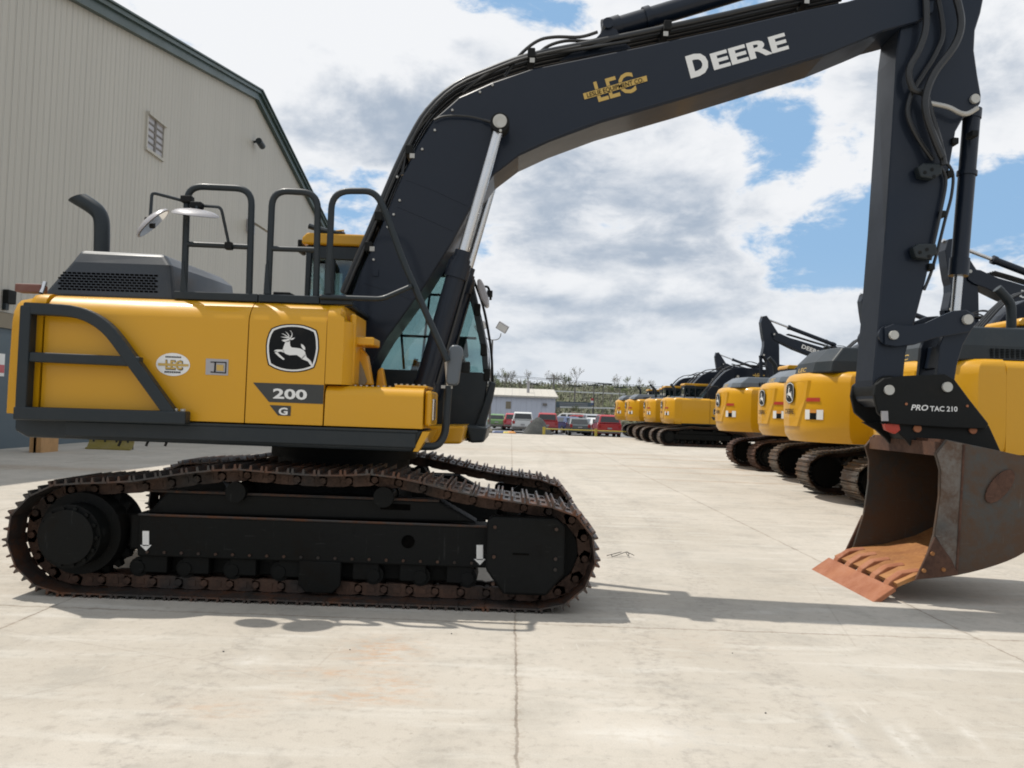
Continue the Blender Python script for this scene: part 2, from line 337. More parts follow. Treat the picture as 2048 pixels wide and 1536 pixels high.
SPLIT = {'reflector_strip','frame_opening','boom_shading_and_weld','text_line','deck_box','weld_bead','grease_line','console','final','roof_hatch','gland','rod_eye','carrier_roller_','mirror_arm','manifold_port','tool_box_front','seat','centre_frame','cab_window','bucket_link','roller_bracket','bucket_tooth','boom_hose','stick_hose','hose_clip','pipe_clamp','clamp_bolt','pipe_manifold','manifold_port','door_hinge',
 'handrail_base','gusset','side_cutter','wear_pad','lock_pin','hanger_plate','guard_bolt','batten','muntin','guard_bar','drain_hose','side_cutter_bolt','side_plate','mirror_clamp','armrest','arrow_decal',
 'frame_plate','rib','connecting_link','coupler_plate','column','post','boom_foot_bracket','wheel','tail_lamp','headlamp','seat_part','roof_trim','roof','window_frame','coupler_pin','link_pin','tread_stud','filler_cap'}
def pieces(mb):
    par = list(range(len(mb.v)))
    def find(i):
        while par[i] != i: par[i] = par[par[i]]; i = par[i]
        return i
    for f in mb.f:
        r = find(f[0])
        for i in f[1:]: par[find(i)] = r
    g = {}
    for k,f in enumerate(mb.f): g.setdefault(find(f[0]),[]).append(k)
    out = []
    for fk in g.values():
        m_ = MB(); ids = sorted({i for k in fk for i in mb.f[k]}); mp = {i:j for j,i in enumerate(ids)}
        m_.v = [mb.v[i] for i in ids]; m_.f = [[mp[i] for i in mb.f[k]] for k in fk]; m_.mi = [mb.mi[k] for k in fk]; out.append(m_)
    return out
def build(name, mb, mat, parent=None, smooth=False, bevel=0., seg=2):
    if name in SPLIT:
        ps = pieces(mb)
        if len(ps) > 1: return [build1(name, p, mat, parent, smooth, bevel, seg) for p in ps][0]
    return build1(name, mb, mat, parent, smooth, bevel, seg)
def build1(name, mb, mat, parent=None, smooth=False, bevel=0., seg=2):
    me = bpy.data.meshes.new(name); me.from_pydata([tuple(v) for v in mb.v], [], mb.f)
    mats = mat if isinstance(mat,(list,tuple)) else [mat]
    for mm in mats: me.materials.append(M[mm])
    if len(mats)>1: me.polygons.foreach_set('material_index', mb.mi)
    bm = bmesh.new(); bm.from_mesh(me); bmesh.ops.recalc_face_normals(bm, faces=bm.faces)
    if smooth:
        for e in bm.edges:
            e.smooth = not (len(e.link_faces)==2 and e.calc_face_angle(0) > R(38))
        for f in bm.faces: f.smooth = True
    bm.to_mesh(me); bm.free()
    o = bpy.data.objects.new(name, me); COL.objects.link(o); o.parent = parent
    if bevel:
        b = o.modifiers.new('bevel','BEVEL'); b.width = bevel; b.segments = seg; b.limit_method = 'ANGLE'; b.angle_limit = R(35)
        b.use_clamp_overlap = True
    return o
def tag(o, label=None, cat=None, group=None, kind=None):
    for k,v in (('label',label),('category',cat),('group',group),('kind',kind)):
        if v: o[k] = v
    return o
def empty(name, loc, label, cat, group=None, rz=0.):
    o = bpy.data.objects.new(name, None); COL.objects.link(o); o.location = loc; o.rotation_euler = (0,0,rz); o.empty_display_size=.3
    return tag(o, label, cat, group)
def copy_tree(o, parent=None):
    c = o.copy(); COL.objects.link(c); c.parent = parent
    for ch in [x for x in list(COL.objects) if x.parent == o]: copy_tree(ch, c)
    return c
def catmull(pts, k=5):
    pts = [Vector(p) for p in pts]; out = []
    for i in range(len(pts)-1):
        p0 = pts[max(i-1,0)]; p1 = pts[i]; p2 = pts[i+1]; p3 = pts[min(i+2,len(pts)-1)]
        for j in range(k):
            u = j/k; out.append(.5*((2*p1)+(p2-p0)*u+(2*p0-5*p1+4*p2-p3)*u*u+(3*p1-p0-3*p2+p3)*u**3))
    out.append(pts[-1]); return out
def fillet(pts, r, k=5):
    pts = [Vector(p) for p in pts]; out = [pts[0]]
    for i in range(1,len(pts)-1):
        a = (pts[i-1]-pts[i]); b = (pts[i+1]-pts[i]); d = min(r, a.length*.48, b.length*.48)
        p = pts[i]+a.normalized()*d; q = pts[i]+b.normalized()*d
        for j in range(k+1):
            u = j/k; out.append((1-u)**2*p + 2*u*(1-u)*pts[i] + u*u*q)
    out.append(pts[-1]); return out
_txt = {}
def text_geo(s, bold=0.):
    if (s,bold) in _txt: return _txt[(s,bold)]
    cu = bpy.data.curves.new('lettering','FONT'); cu.body = s; cu.offset = bold; cu.resolution_u = 3
    ob = bpy.data.objects.new('lettering', cu); COL.objects.link(ob)
    dg = bpy.context.evaluated_depsgraph_get(); me = bpy.data.meshes.new_from_object(ob.evaluated_get(dg))
    vs = [Vector(v.co) for v in me.vertices]; fs = [list(p.vertices) for p in me.polygons]
    bpy.data.objects.remove(ob); bpy.data.meshes.remove(me); bpy.data.curves.remove(cu)
    x0 = min(v.x for v in vs); x1 = max(v.x for v in vs); y0 = 0; y1 = max(v.y for v in vs)
    vs = [((v.x-x0)/(x1-x0), v.y/y1) for v in vs]
    _txt[(s,bold)] = (vs, fs); return vs, fs
def put_text(mb, s, p0, p1, up, bold=0.):
    """letters between points p0,p1 (baseline), 'up' is the cap-height vector"""
    vs, fs = text_geo(s, bold); p0 = Vector(p0); d = Vector(p1)-p0; up = Vector(up)
    mb.add([p0+d*u+up*v for u,v in vs], fs)

# ------------------------------------------------------------------ the setting
gnd = MB(); gnd.add([(-60,-30,0),(60,-30,0),(60,52.5,0),(-60,52.5,0)], [(0,1,2,3)])
tag(build('concrete_yard', gnd, 'concrete'), kind='structure')
g2 = MB()
ys = [52.5, 55, 62, 70, 110, 140, 160, 185, 215, 260, 330]
zs = [-.02,-.18,-.38,-.42,-.5,-.2,1.2,4.0,7.2,9.5,10.5]
xs = [-400,-200,-100,-60,-30,-15,0,15,30,60,100,200,400]
vs = []; fs = []
for j,(y,z) in enumerate(zip(ys,zs)):
    for i,x in enumerate(xs):
        vs.append((x,y,z+ (random.uniform(-.6,.6) if j>6 else 0) + (max(0,-x*.012) if j>5 else 0)))
n = len(xs)
fs_lot=[]; fs_hill=[]
for j in range(len(ys)-1):
    for i in range(n-1):
        (fs_lot if j<4 else fs_hill).append((j*n+i, j*n+i+1, (j+1)*n+i+1, (j+1)*n+i))
a = MB(); a.add(vs, fs_lot); b = MB(); b.add(vs, fs_hill)
tag(build('parking_lot', a, 'asphalt'), kind='structure')
tag(build('hillside', b, 'grasshill', smooth=True), kind='structure')
far = MB(); far.add([(-3000,-3000,-.6),(3000,-3000,-.6),(3000,3000,-.6),(-3000,3000,-.6)], [(0,1,2,3)])
tag(build('far_ground', far, 'gravel'), kind='structure')
vg = MB(); vg.add([(-60,52.48,-.1),(3.0,52.48,.004),(1.0,54.2,-.05),(-60,55.5,-.1)], [(0,1,2,3)])
e1 = MB(); 
for i in range(30):
    x0 = -14+i*.55; e1.add([(x0,52.45,.004),(x0+.56,52.45,.004),(x0+.56,53.4+.2*math.sin(i),-.05),(x0,53.4+.2*math.sin(i-1),-.05)],[(0,1,2,3)])
tag(build('gravel_verge', e1, 'gravel'), kind='structure')

# ------------------------------------------------------------------ building on the left (gable wall runs along Y at x = -13.5)
WX = -13.5
bld = empty('metal_building', (WX,43,0), 'tall beige ribbed metal building with dark green roof trim, left of the large excavator', 'building')
def wl(y,z,dx=0.): return (dx, y-43.0, z)
pk = UX(510,184,WX); s1 = .207
def rz_(y): return pk.z - s1*abs(y-pk.y)
yA, yB = 4.0, 65.0
w = MB(); w.add([wl(yA,3.62),wl(yB,3.62),wl(yB,rz_(yB)),wl(pk.y,pk.z),wl(yA,rz_(yA)),
                 wl(yA,3.62,-.12),wl(yB,3.62,-.12),wl(yB,rz_(yB),-.12),wl(pk.y,pk.z,-.12),wl(yA,rz_(yA),-.12)],
                [(0,1,2,3,4),(5,9,8,7,6),(0,5,6,1),(1,6,7,2),(2,7,8,3),(3,8,9,4),(4,9,5,0)])
build('wall_siding', w, 'siding', bld)
w = MB(); w.box((-25,yB-43-.1,-.1),(-.15,yB-43,rz_(yB)-.1)); build('far_wall', w, 'siding', bld)
tr = MB()
for (ya,yb) in ((yA,pk.y),(pk.y,yB)):
    za,zb = rz_(ya)+.02, rz_(yb)+.02
    for dx0,dx1,z0,z1 in ((.0,.22,-.42,-.10),(.22,.34,-.10,.05)):
        tr.add([wl(ya,za+z0,dx0+.01),wl(yb,zb+z0,dx0+.01),wl(yb,zb+z0,dx1),wl(ya,za+z0,dx1),
                wl(ya,za+z1,dx0+.01),wl(yb,zb+z1,dx0+.01),wl(yb,zb+z1,dx1),wl(ya,za+z1,dx1)],
               [(0,1,2,3),(7,6,5,4),(0,4,5,1),(1,5,6,2),(2,6,7,3),(3,7,4,0)])
build('roof_trim', tr, 'greentrim', bld)
rf = MB()
for (ya,yb) in ((yA,pk.y),(pk.y,yB)):
    za,zb = rz_(ya)+.08, rz_(yb)+.08
    rf.add([wl(ya,za,.42),wl(yb,zb,.42),wl(yb,zb,-26),wl(ya,za,-26),wl(ya,za+.06,.42),wl(yb,zb+.06,.42),wl(yb,zb+.06,-26),wl(ya,za+.06,-26)],
           [(3,2,1,0),(4,5,6,7),(0,1,5,4),(1,2,6,5),(2,3,7,6),(3,0,4,7)])
build('roof', rf, 'greentrim', bld)
w = MB(); w.box((-.14,yA-43,3.2),(.05,yB-43,3.6)); build('base_trim', w, 'tanpaint', bld)
w = MB(); w.box((-.2,yA-43,-.6),(-.01,yB-43,3.2)); build('lower_wall', w, 'bluedoor', bld)
dr = MB(); dr.box((.0,yA-43+2,.0),(.07,23.4-43,3.05)); d_ = build('sliding_door', dr, 'bluedoor', bld)
nt = MB(); a_ = UX(-6,752,WX+.08); b_ = UX(10,708,WX+.08); nt.box((.075,a_.y-43,a_.z),(.085,b_.y-43,b_.z)); build('notice', nt, 'white', d_)
nt = MB(); a_ = UX(-6,745,WX+.09); b_ = UX(9,730,WX+.09); nt.box((.086,a_.y-43,a_.z),(.09,b_.y-43,b_.z)); build('notice_text', nt, 'car_pink', d_)
# window
p0 = UX(293,303,WX); p1 = UX(323,318,WX); y0,y1 = p0.y, p1.y; z1 = 1.5+ (p0.z-1.5); z0 = z1-2.05
y0,y1 = UX(293,262,WX).y, UX(325,262,WX).y; z1 = UX(293,228,WX).z; z0 = UX(293,296,WX).z
wn = MB(); wn.box((.0,y0-43-.1,z0-.1),(.09,y1-43+.1,z0)); wn.box((.0,y0-43-.1,z1),(.14,y1-43+.1,z1+.1)); wn.box((.0,y0-43-.1,z0),(.07,y0-43,z1)); wn.box((.0,y1-43,z0),(.07,y1-43+.1,z1))
win = build('window', wn, 'siding', bld)
wg = MB(); wg.box((.005,y0-43,z0),(.02,y1-43,z1)); build('pane', wg, 'mirrorback', win)
wg = MB(); ym=(y0+y1)/2-43
wg.box((.021,ym-.07,z0),(.05,ym+.07,z1))
for k in range(1,5): zz = z0+(z1-z0)*k/5; wg.box((.021,y0-43,zz-.03),(.045,y1-43,zz+.03))
build('muntin', wg, 'pole', win)
def wall_thing(name, px, py, lab, cat, fn):
    p = UX(px,py,WX); t_ = empty(name, (WX,p.y,p.z), lab, cat); fn(t_); return t_
def cam_(t_):
    a = MB(); a.cyl((0,0,0),(.35,0,.05),.06); build('bracket', a, 'dark', t_)
    a = MB(); a.cyl((.35,-.3,-.02),(.35,.35,-.10),.16); build('housing', a, 'dark', t_)
wall_thing('security_camera', 507,284,'small dark camera high on the beige wall below the roof peak','security camera',cam_)
def lamp_(t_):
    a = MB(); a.box((0,-.35,-.2),(.22,.35,.45)); build('back_box', a, 'mirrorback', t_, bevel=.03)
    a = MB(); a.add([(.2,-.4,.3),(.2,.4,.3),(.9,.4,-.12),(.9,-.4,-.12),(.2,-.4,.4),(.2,.4,.4),(.95,.4,-.05),(.95,-.4,-.05)],[(0,1,2,3),(7,6,5,4),(0,4,5,1),(1,5,6,2),(2,6,7,3),(3,7,4,0)]); build('lamp_hood', a, 'tanpaint', t_)
wall_thing('wall_lamp', 497,458,'small hooded lamp on the beige wall behind the handrails','wall lamp',lamp_)
def bx_(t_):
    t_.scale = (.55,.55,.6)
    a = MB(); a.box((0,-.3,-.25),(.3,.35,.35)); build('housing', a, 'black', t_, bevel=.03)
    a = MB(); a.box((.02,-.3,-.55),(.2,-.05,-.25)); build('conduit_box', a, 'dark', t_)
wall_thing('wall_box', 12,596,'black box with conduit low on the beige wall above the blue door','wall fixture',bx_)
# crate and yellow skid by the wall
c0 = G(58,905); c1 = G(112,903)
crate = empty('wooden_crate', (c0.x,c0.y,0), 'open wooden crate on the ground behind the left track, by the blue door', 'crate')
wd = c1.x-c0.x; hh = .55
a = MB(); a.box((0,0,0),(wd,.05,hh)); a.box((0,.75,0),(wd,.8,hh)); a.box((0,.05,0),(.05,.75,hh)); a.box((wd-.05,.05,0),(wd,.75,hh)); a.box((.05,.05,.02),(wd-.05,.75,.06)); build('boards', a, 'wood', crate)
a = MB(); a.box((.1,-.02,0),(.18,-.001,hh)); a.box((wd-.18,-.02,0),(wd-.1,-.001,hh)); build('batten', a, 'wood', crate)
a = MB(); a.box((.15,.15,.08),(wd-.2,.6,hh+.05)); build('contents', a, 'white', crate, bevel=.04)
y0_ = G(170,898); 
sk = empty('plough', (y0_.x,y0_.y,0), 'long low yellow steel blade lying on the ground behind the excavator tracks', 'attachment')
a = MB(); a.xprism([(0,0),(.12,.02),(.25,.18),(.27,.42),(.22,.42),(.2,.2),(.1,.06),(0,.04)],0,1.25); build('moldboard', a, 'shaded_yellow', sk)
a = MB()
for k in range(4): a.box((.1+k*.32,.2,.0),(.16+k*.32,.5,.35))
build('rib', a, 'dark', sk)

# ------------------------------------------------------------------ excavator geometry (local frame: origin under the swing centre, +x forward, -y towards camera)
XC, YC = -1.53, 7.70
def L(px,py,y):           # pixel -> local (x,z) on the plane local y
    p = U(px,py,YC+y); return (p.x-XC, p.z)
def LP(pts, y): return [L(a,b,y) for a,b in pts]
def P3(px,py,y): a = L(px,py,y); return Vector((a[0],y,a[1]))

# boom / stick group profiles traced once and used for every machine of the type
BY, SY = .26, .20
boom_poly = LP([(640,742),(668,690),(700,600),(722,542),(758,462),(800,362),(836,288),(868,238),(918,194),(985,164),(1060,138),(1160,118),(1283,93),(1450,57),(1614,19),(1697,2),(1750,-16),
  (1800,-36),(1845,-38),(1872,-12),(1868,24),(1835,44),(1767,62),(1730,78),(1647,112),(1500,157),(1366,198),(1200,246),(1100,283),(1037,312),(987,350),(948,404),(905,484),(870,540),(850,572),(801,639),(774,676),(735,742),(700,775),(655,775)], -BY)
stick_poly = LP([(1800,55),(1793,110),(1785,250),(1772,450),(1757,640),(1746,760),(1748,800),(1768,815),(1795,805),(1806,770),(1812,705),(1831,640),(1852,560),(1872,470),(1889,390),(1902,320),(1912,262),(1927,236),(1948,222),(1962,206),(1963,190),(1956,150),(1949,100),(1951,60),(1962,25),(1975,-40),(1990,-130),(1975,-190),(1935,-200),(1895,-150),(1830,-60),(1800,-20)], -SY)
TIP = P3(1835,4,0); FOOT = P3(715,720,0)
SEND = P3(1960,-165,0)                    # rear end of the stick (arm cylinder pin)
PIVB = P3(1777,780,-SY)                   # stick to coupler pin
def offset_line(pts, d, y):
    v = [Vector((x,0,z)) for x,z in pts]; out = []
    for i,p in enumerate(v):
        t = (v[min(i+1,len(v)-1)]-v[max(i-1,0)]).normalized(); nrm = Vector((-t.z,0,t.x)); 
        q = p+nrm*d; out.append(Vector((q.x,y,q.z)))
    return out

def box_beam(mb, poly, hy, inset=.0): mb.prism(poly, -hy, hy)

def boom_group(par, T=None, TS=None, detail=True):
    """boom, stick, cylinders. T: rotation of the whole group about the foot, TS: rotation of the stick about the tip"""
    T = T or Matrix.Identity(4); TS = T @ (TS or Matrix.Identity(4))
    a = MB(); a.prism(boom_poly, -BY, BY); bo = build('boom', a.xf(T), 'boom', par, bevel=.012, seg=1)
    # hidden-side symmetric decals are left off; near side lettering
    a = MB()
    put_text(a,'D',P3(1381,154,-BY-.004),P3(1421,142,-BY-.004),P3(1370,113,-BY-.004)-P3(1381,154,-BY-.004),.055)
    p = P3(1428,139,-BY-.004); put_text(a,'EERE',p,P3(1578,96,-BY-.004),P3(1419,108,-BY-.004)-p,.035)
    build('deere_lettering', a.xf(T), 'white', bo)
    a = MB(); p = P3(1197,203,-BY-.003); put_text(a,'LEC',p,P3(1274,181,-BY-.003),P3(1186,164,-BY-.003)-p,.02); build('dealer_letters', a.xf(T), 'gold', bo)
    a = MB(); a.add([P3(*q,-BY-.0045) for q in ((1166,186),(1293,150),(1295,163),(1168,200))],[(0,1,2,3)]); build('band_outline', a.xf(T), 'boom', bo)
    a = MB(); a.add([P3(*q,-BY-.006) for q in ((1166,187),(1293,151),(1295,162),(1169,199))],[(0,1,2,3)]); build('dealer_band', a.xf(T), 'gold', bo)
    if detail:
        a = MB(); p = P3(1175,195,-BY-.009); put_text(a,'LESLIE EQUIPMENT CO.',p,P3(1288,163,-BY-.009),P3(1173,186.5,-BY-.009)-p,.01); build('dealer_text', a.xf(T), 'decal_black', bo)
    # pins
    a = MB()
    for px,py,r,y in ((1000,248,.062,-.50),(1836,5,.045,-.31),):
        c = P3(px,py,0 if y>-.4 else -.42); a.cyl((c.x,y,c.z),(c.x,.31 if y>-.4 else .5,c.z),r,24)
    build('boom_pin', a.xf(T), 'pin', bo, smooth=True)
    a = MB(); c = P3(1836,5,0); a.cyl((c.x,-.30,c.z),(c.x,.30,c.z),.10,24); build('tip_boss', a.xf(T), 'boom', bo, smooth=True)
    # boom cylinders
    for sgn in (-1,1):
        y = .42*sgn; A = P3(1000,250,-.42); A.y = y; Bp = P3(926,505,-.42); Bp.y = y; D_ = (Bp-A).normalized(); E = A + D_*((P3(850,770,-.42)-P3(1000,250,-.42)).length)
        a = MB(); a.cyl(A,Bp+D_*.05,.046,20); rod = build('boom_cylinder', MB().cyl(Bp+D_*.06,E,.088,24).xf(T), 'boom', par, smooth=True)
        build('rod', a.xf(T), 'chrome', rod, smooth=True)
        a = MB(); a.cyl((A.x,y-.075*1,A.z),(A.x,y+.075,A.z),.085,24); build('rod_eye', a.xf(T), 'black', rod, smooth=True)
        a = MB(); a.cyl(Bp-D_*.01,Bp+D_*.10,.072,20); a.cyl(Bp+D_*.10,Bp+D_*.24,.105,24); a.cyl(E-D_*.02,E+D_*.10,.10,20); build('gland', a.xf(T), 'boom', rod, smooth=True)
        # grease / oil line clipped to the barrel
        s_ = Vector((.105,0,.02)); a = MB(); a.tube(catmull([Bp+D_*.2+s_,Bp+D_*.5+s_*1.02,E+s_]),.014,6); build('oil_line', a.xf(T), 'rubber', rod, smooth=True)
    # arm cylinder on top of the boom
    A = P3(1212,68,0)+Vector((0,0,.03)); B_ = SEND.copy(); D_ = (B_-A).normalized(); ln = (B_-A).length
    if TS != T: B_ = T.inverted() @ (TS @ SEND); D_ = (B_-A).normalized(); ln = (B_-A).length
    bar = build('arm_cylinder', MB().cyl(A+D_*.1,A+D_*ln*.62,.095,24).xf(T), 'boom', par, smooth=True)
    a = MB(); a.cyl(A+D_*ln*.6,B_,.05,20); build('rod', a.xf(T), 'chrome', bar, smooth=True)
    a = MB(); a.cyl(A-D_*.02,A+D_*.14,.11,20); a.cyl(A+D_*ln*.6,A+D_*ln*.63,.115,20)
    a.cyl(A+D_*.38,A+D_*.44,.112,16); build('gland', a.xf(T), 'boom', bar, smooth=True)
    a = MB()
    br = [L(*q,-.12) for q in ((1120,122),(1150,104),(1192,78),(1212,56),(1232,60),(1245,84),(1262,98))]
    a.prism(br,-.14,-.10); a.prism(br,.10,.14); c = A; a.cyl((c.x,-.17,c.z),(c.x,.17,c.z),.05,16)
    build('cylinder_bracket', a.xf(T), 'boom', bo)
    # stick
    a = MB(); a.prism(stick_poly, -SY, SY); st = build('stick', a.xf(TS), 'boom', par, bevel=.012, seg=1)
    a = MB()
    for px,py,r in ((1948,199,.042),):
        c = P3(px,py,-SY); a.cyl((c.x,-SY-.03,c.z),(c.x,SY+.03,c.z),r,20)
    build('stick_pin', a.xf(TS), 'pin', st, smooth=True)
    # bucket cylinder
    A = P3(1946,200,0); E = P3(1910,635,0); D_ = (E-A).normalized(); ln = (E-A).length
    bc = build('bucket_cylinder', MB().cyl(A+D_*.12,A+D_*(ln*.80),.076,24).xf(TS), 'boom', par, smooth=True)
    a = MB(); a.cyl(A+D_*ln*.78,E,.042,18); build('rod', a.xf(TS), 'chrome', bc, smooth=True)
    a = MB(); a.cyl(A+D_*ln*.73,A+D_*ln*.81,.088,20); a.cyl(A+D_*.09,A+D_*.18,.085,20); a.cyl(A+D_*ln*.33,A+D_*ln*.35,.09,16); build('gland', a.xf(TS), 'boom', bc, smooth=True)
    # links
    lk = MB(); pA = P3(1783,671,-.24); pB = P3(1930,640,-.24); pC = P3(1893,775,-.22)
    for sgn in (-1,1):
        y = sgn*.245
        q = LP([(1768,690),(1768,655),(1785,648),(1815,652),(1850,646),(1880,632),(1905,622),(1930,620),(1946,630),(1948,650),(1938,664),(1915,668),(1870,676),(1825,690),(1790,694)],-.24)
        lk.prism(q, y-.02, y+.02)
    lo = build('bucket_link', lk.xf(TS), 'boom', par, bevel=.006, seg=1)
    lk = MB(); q = LP([(1872,770),(1876,735),(1880,690),(1895,650),(1912,634),(1935,624),(1946,640),(1942,662),(1926,690),(1914,730),(1908,772),(1893,790)],-.2)
    for sgn in (-1,1): lk.prism(q, sgn*.17-.03, sgn*.17+.03)
    lk.prism(LP([(1884,735),(1892,690),(1905,690),(1895,738)],-.2),-.14,.14)
    build('connecting_link', lk.xf(TS), 'boom', lo, bevel=.006, seg=1)
    a = MB()
    for c,r,w_ in ((pA,.04,.30),(pB,.045,.30)): a.cyl((c.x,-w_,c.z),(c.x,w_,c.z),r,20)
    build('link_pin', a.xf(TS), 'pin', lo, smooth=True)
    a = MB(); c = P3(1777,671,-.22); a.cyl((c.x,-.235,c.z),(c.x,.235,c.z),.095,24); build('link_boss', a.xf(TS), 'boom', st, smooth=True)
    # quick coupler
    cp = MB(); q = LP([(1712,800),(1716,775),(1735,757),(1765,752),(1830,750),(1890,748),(1905,756),(1940,800),(1978,848),(1974,862),(1935,870),(1862,868),(1800,862),(1760,852),(1752,826),(1722,820)],-.27)
    q = LP([(1748,790),(1752,768),(1768,756),(1800,752),(1890,748),(1908,757),(1940,800),(1978,848),(1972,858),(1900,856),(1782,848),(1756,826)],-.27)
    for sgn in (-1,1): cp.prism(q, sgn*.25-.022, sgn*.25+.022)
    q2 = LP([(1760,845),(1975,850),(2000,905),(1980,914),(1860,900),(1832,906),(1810,880),(1790,862)],-.2)
    for sgn in (-1,1): cp.prism(q2, sgn*.205-.02, sgn*.205+.02)
    cp.prism(LP([(1800,842),(1965,848),(1985,890),(1820,880)],-.2),-.18,.18)
    co = build('quick_coupler', cp.xf(TS), 'black', par, bevel=.008, seg=1)
    a = MB()
    for px,py,r in ((1777,780,.045),(1893,774,.045)):
        c = P3(px,py,-.27); a.cyl((c.x,-.295,c.z),(c.x,.295,c.z),r,22)
    build('coupler_pin', a.xf(TS), 'pin', co, smooth=True)
    a = MB(); c = P3(1775,781,-.2); a.cyl((c.x,-.228,c.z),(c.x,.228,c.z),.135,28); build('pivot_boss', a.xf(TS), 'black', st, smooth=True)
    if detail:
        a = MB(); p = P3(1822,820,-.276); put_text(a,'PRO',p,P3(1855,821,-.276),P3(1825,809,-.276)-p,.02); p = P3(1860,822,-.276); put_text(a,'TAC 210',p,P3(1915,823,-.276),P3(1860,812,-.276)-p,.02)
        build('coupler_lettering', a.xf(TS), 'white', co)
        a = MB(); a.prism(LP([(1768,848),(1797,846),(1800,860),(1790,868),(1772,860)],-.23),-.24,-.18); build('lock_latch', a.xf(TS), 'red', co, bevel=.005)
        a = MB(); a.prism(LP([(1762,822),(1775,822),(1776,842),(1764,842)],-.29),-.30,-.276); build('plate', a.xf(TS), 'mirrorback', co)
        a = MB()
        for px,py in ((1834,857),(1945,860)):
            c = P3(px,py,-.23); a.cyl((c.x,-.245,c.z),(c.x,.245,c.z),.035,16)
        for px,py in ((1812,808),(1934,812)):
            c = P3(px,py,-.27); a.cyl((c.x,-.279,c.z),(c.x,-.27,c.z),.012,10)
        build('lock_pin', a.xf(TS), 'edge', co, smooth=True)
    # bucket
    yn, yf = -.72, .66
    def Q(pts): return LP(pts, yn)
    side = Q([(1891,879),(1928,887),(2022,907),(2085,925),(2125,965),(2128,1015),(2100,1060),(2048,1104),(1990,1130),(1912,1150),(1838,1158),(1866,1070),(1877,992),(1878,940),(1869,907)])
    # the throat: side plates with a forward cutter
    sm_ = catmull([Vector((x,0,z)) for x,z in side[1:11]],3); side = side[:1]+[(v.x,v.z) for v in sm_]+side[11:]
    shell = side[0:len(sm_)+1]; a = MB(); th = .03
    inner = []
    for i,(x,z) in enumerate(shell):
        t_ = Vector((shell[min(i+1,len(shell)-1)][0]-shell[max(i-1,0)][0], shell[min(i+1,len(shell)-1)][1]-shell[max(i-1,0)][1])).normalized()
        inner.append((x+t_.y*th, z-t_.x*th))
    for i in range(len(shell)-1):
        a.prism([shell[i],shell[i+1],inner[i+1],inner[i]], yn+.017, yf-.017)
    a.prism(Q([(1880,884),(1930,890),(1925,915),(1878,912)]), yn+.017, yf-.017)
    bk = build('bucket', a.xf(TS), 'bucket_in', par)
    a = MB()
    for y in (yn,yf): a.prism(side, y-.016, y+.016)
    build('side_plate', a.xf(TS), 'bucket_out', bk, bevel=.004, seg=1)
    a = MB(); a.prism(Q([(1871,908),(1892,881),(1926,888),(1912,1146),(1896,1118),(1868,1070),(1879,992),(1880,940)]), yn-.024, yn-.017); build('edge_plate', a.xf(TS), 'bucket_front', bk)
    a = MB(); a.tube([P3(px,py,yn-.026) for px,py in ((1928,889),(1922,1000),(1913,1149))],.011,6); build('weld_bead', a.xf(TS), 'bucket_in', bk)
    a = MB(); lipz = Q([(1990,1124),(1912,1143),(1838,1151),(1800,1160)])
    lipu = [(x,z+.012) for x,z in lipz]
    a.prism(Q([(1796,1168),(1838,1149),(1912,1141),(1990,1120),(2040,1095),(2040,1100),(1990,1127),(1912,1148),(1838,1158),(1798,1175)]), yn+.018, yf-.018)
    build('cutting_lip', a.xf(TS), 'bucket_lip', bk)
    a = MB()
    cut = Q([(1866,1072),(1900,1120),(1912,1148),(1826,1158),(1845,1118)])
    a.prism(cut, yn-.04, yn-.017); a.prism(cut, yf+.017, yf+.04)
    sc_ = build('side_cutter', a.xf(TS), 'bucket_in', bk, bevel=.004, seg=1)
    a = MB()
    for px,py in ((1864,1107),(1847,1141),(1886,1139)):
        c = P3(px,py,yn-.04); a.cyl((c.x,yn-.055,c.z),(c.x,yn-.039,c.z),.017,12)
    build('side_cutter_bolt', a.xf(TS), 'bucket_lip', sc_)
    a = MB()   # wear strip down the side and the heel pad
    pass
    ov = [L(1996+ (36*math.cos(t_)*.8+ 14*math.sin(t_)*.5), 972+(-36*math.cos(t_)*.75+20*math.sin(t_)), yn) for t_ in [k*math.pi/9 for k in range(18)]]
    a.prism(ov, yn-.034, yn-.017)
    build('wear_pad', a.xf(TS), 'bucket_in', bk, bevel=.003, seg=1)
    a = MB()
    for k in range(5):
        y = yn+.14+k*(yf-yn-.28)/4
        prof = Q([(1778,1188),(1790,1168),(1815,1151),(1852,1146),(1852,1162),(1812,1176),(1790,1193)])
        mid_ = [(x,y,z) for x,z in prof]
        w0,w1 = .050,.058
        a.loft([[Vector((x,y-w0,z)) for x,z in prof],[Vector((x,y-.015,z+.012)) for x,z in prof],[Vector((x,y+.015,z+.012)) for x,z in prof],[Vector((x,y+w0,z)) for x,z in prof]])
    build('bucket_tooth', a.xf(TS), 'edge', bk, bevel=.008, seg=2)
    a = MB(); e = LP([(1750,1203),(1784,1185),(1786,1190),(1756,1208)],yn+.02)
    pz = [G(1753,1205),G(1781,1189),G(1678,1128),G(1652,1140)]
    y_a, y_b = yn-.02, yf+.02
    q = LP([(1742,1204),(1786,1174),(1791,1181),(1754,1208)], yn)
    a.prism(q, y_a, y_b); build('bolt_on_edge', a.xf(TS), 'edge', bk, bevel=.004, seg=1)
    a = MB(); hg = Q([(1880,905),(1884,868),(1900,850),(1965,852),(2000,885),(2010,912)])
    for y in (-.16,.13): a.prism(hg, y-.02, y+.02)
    build('hanger_plate', a.xf(TS), 'black', bk)
    return bo, st

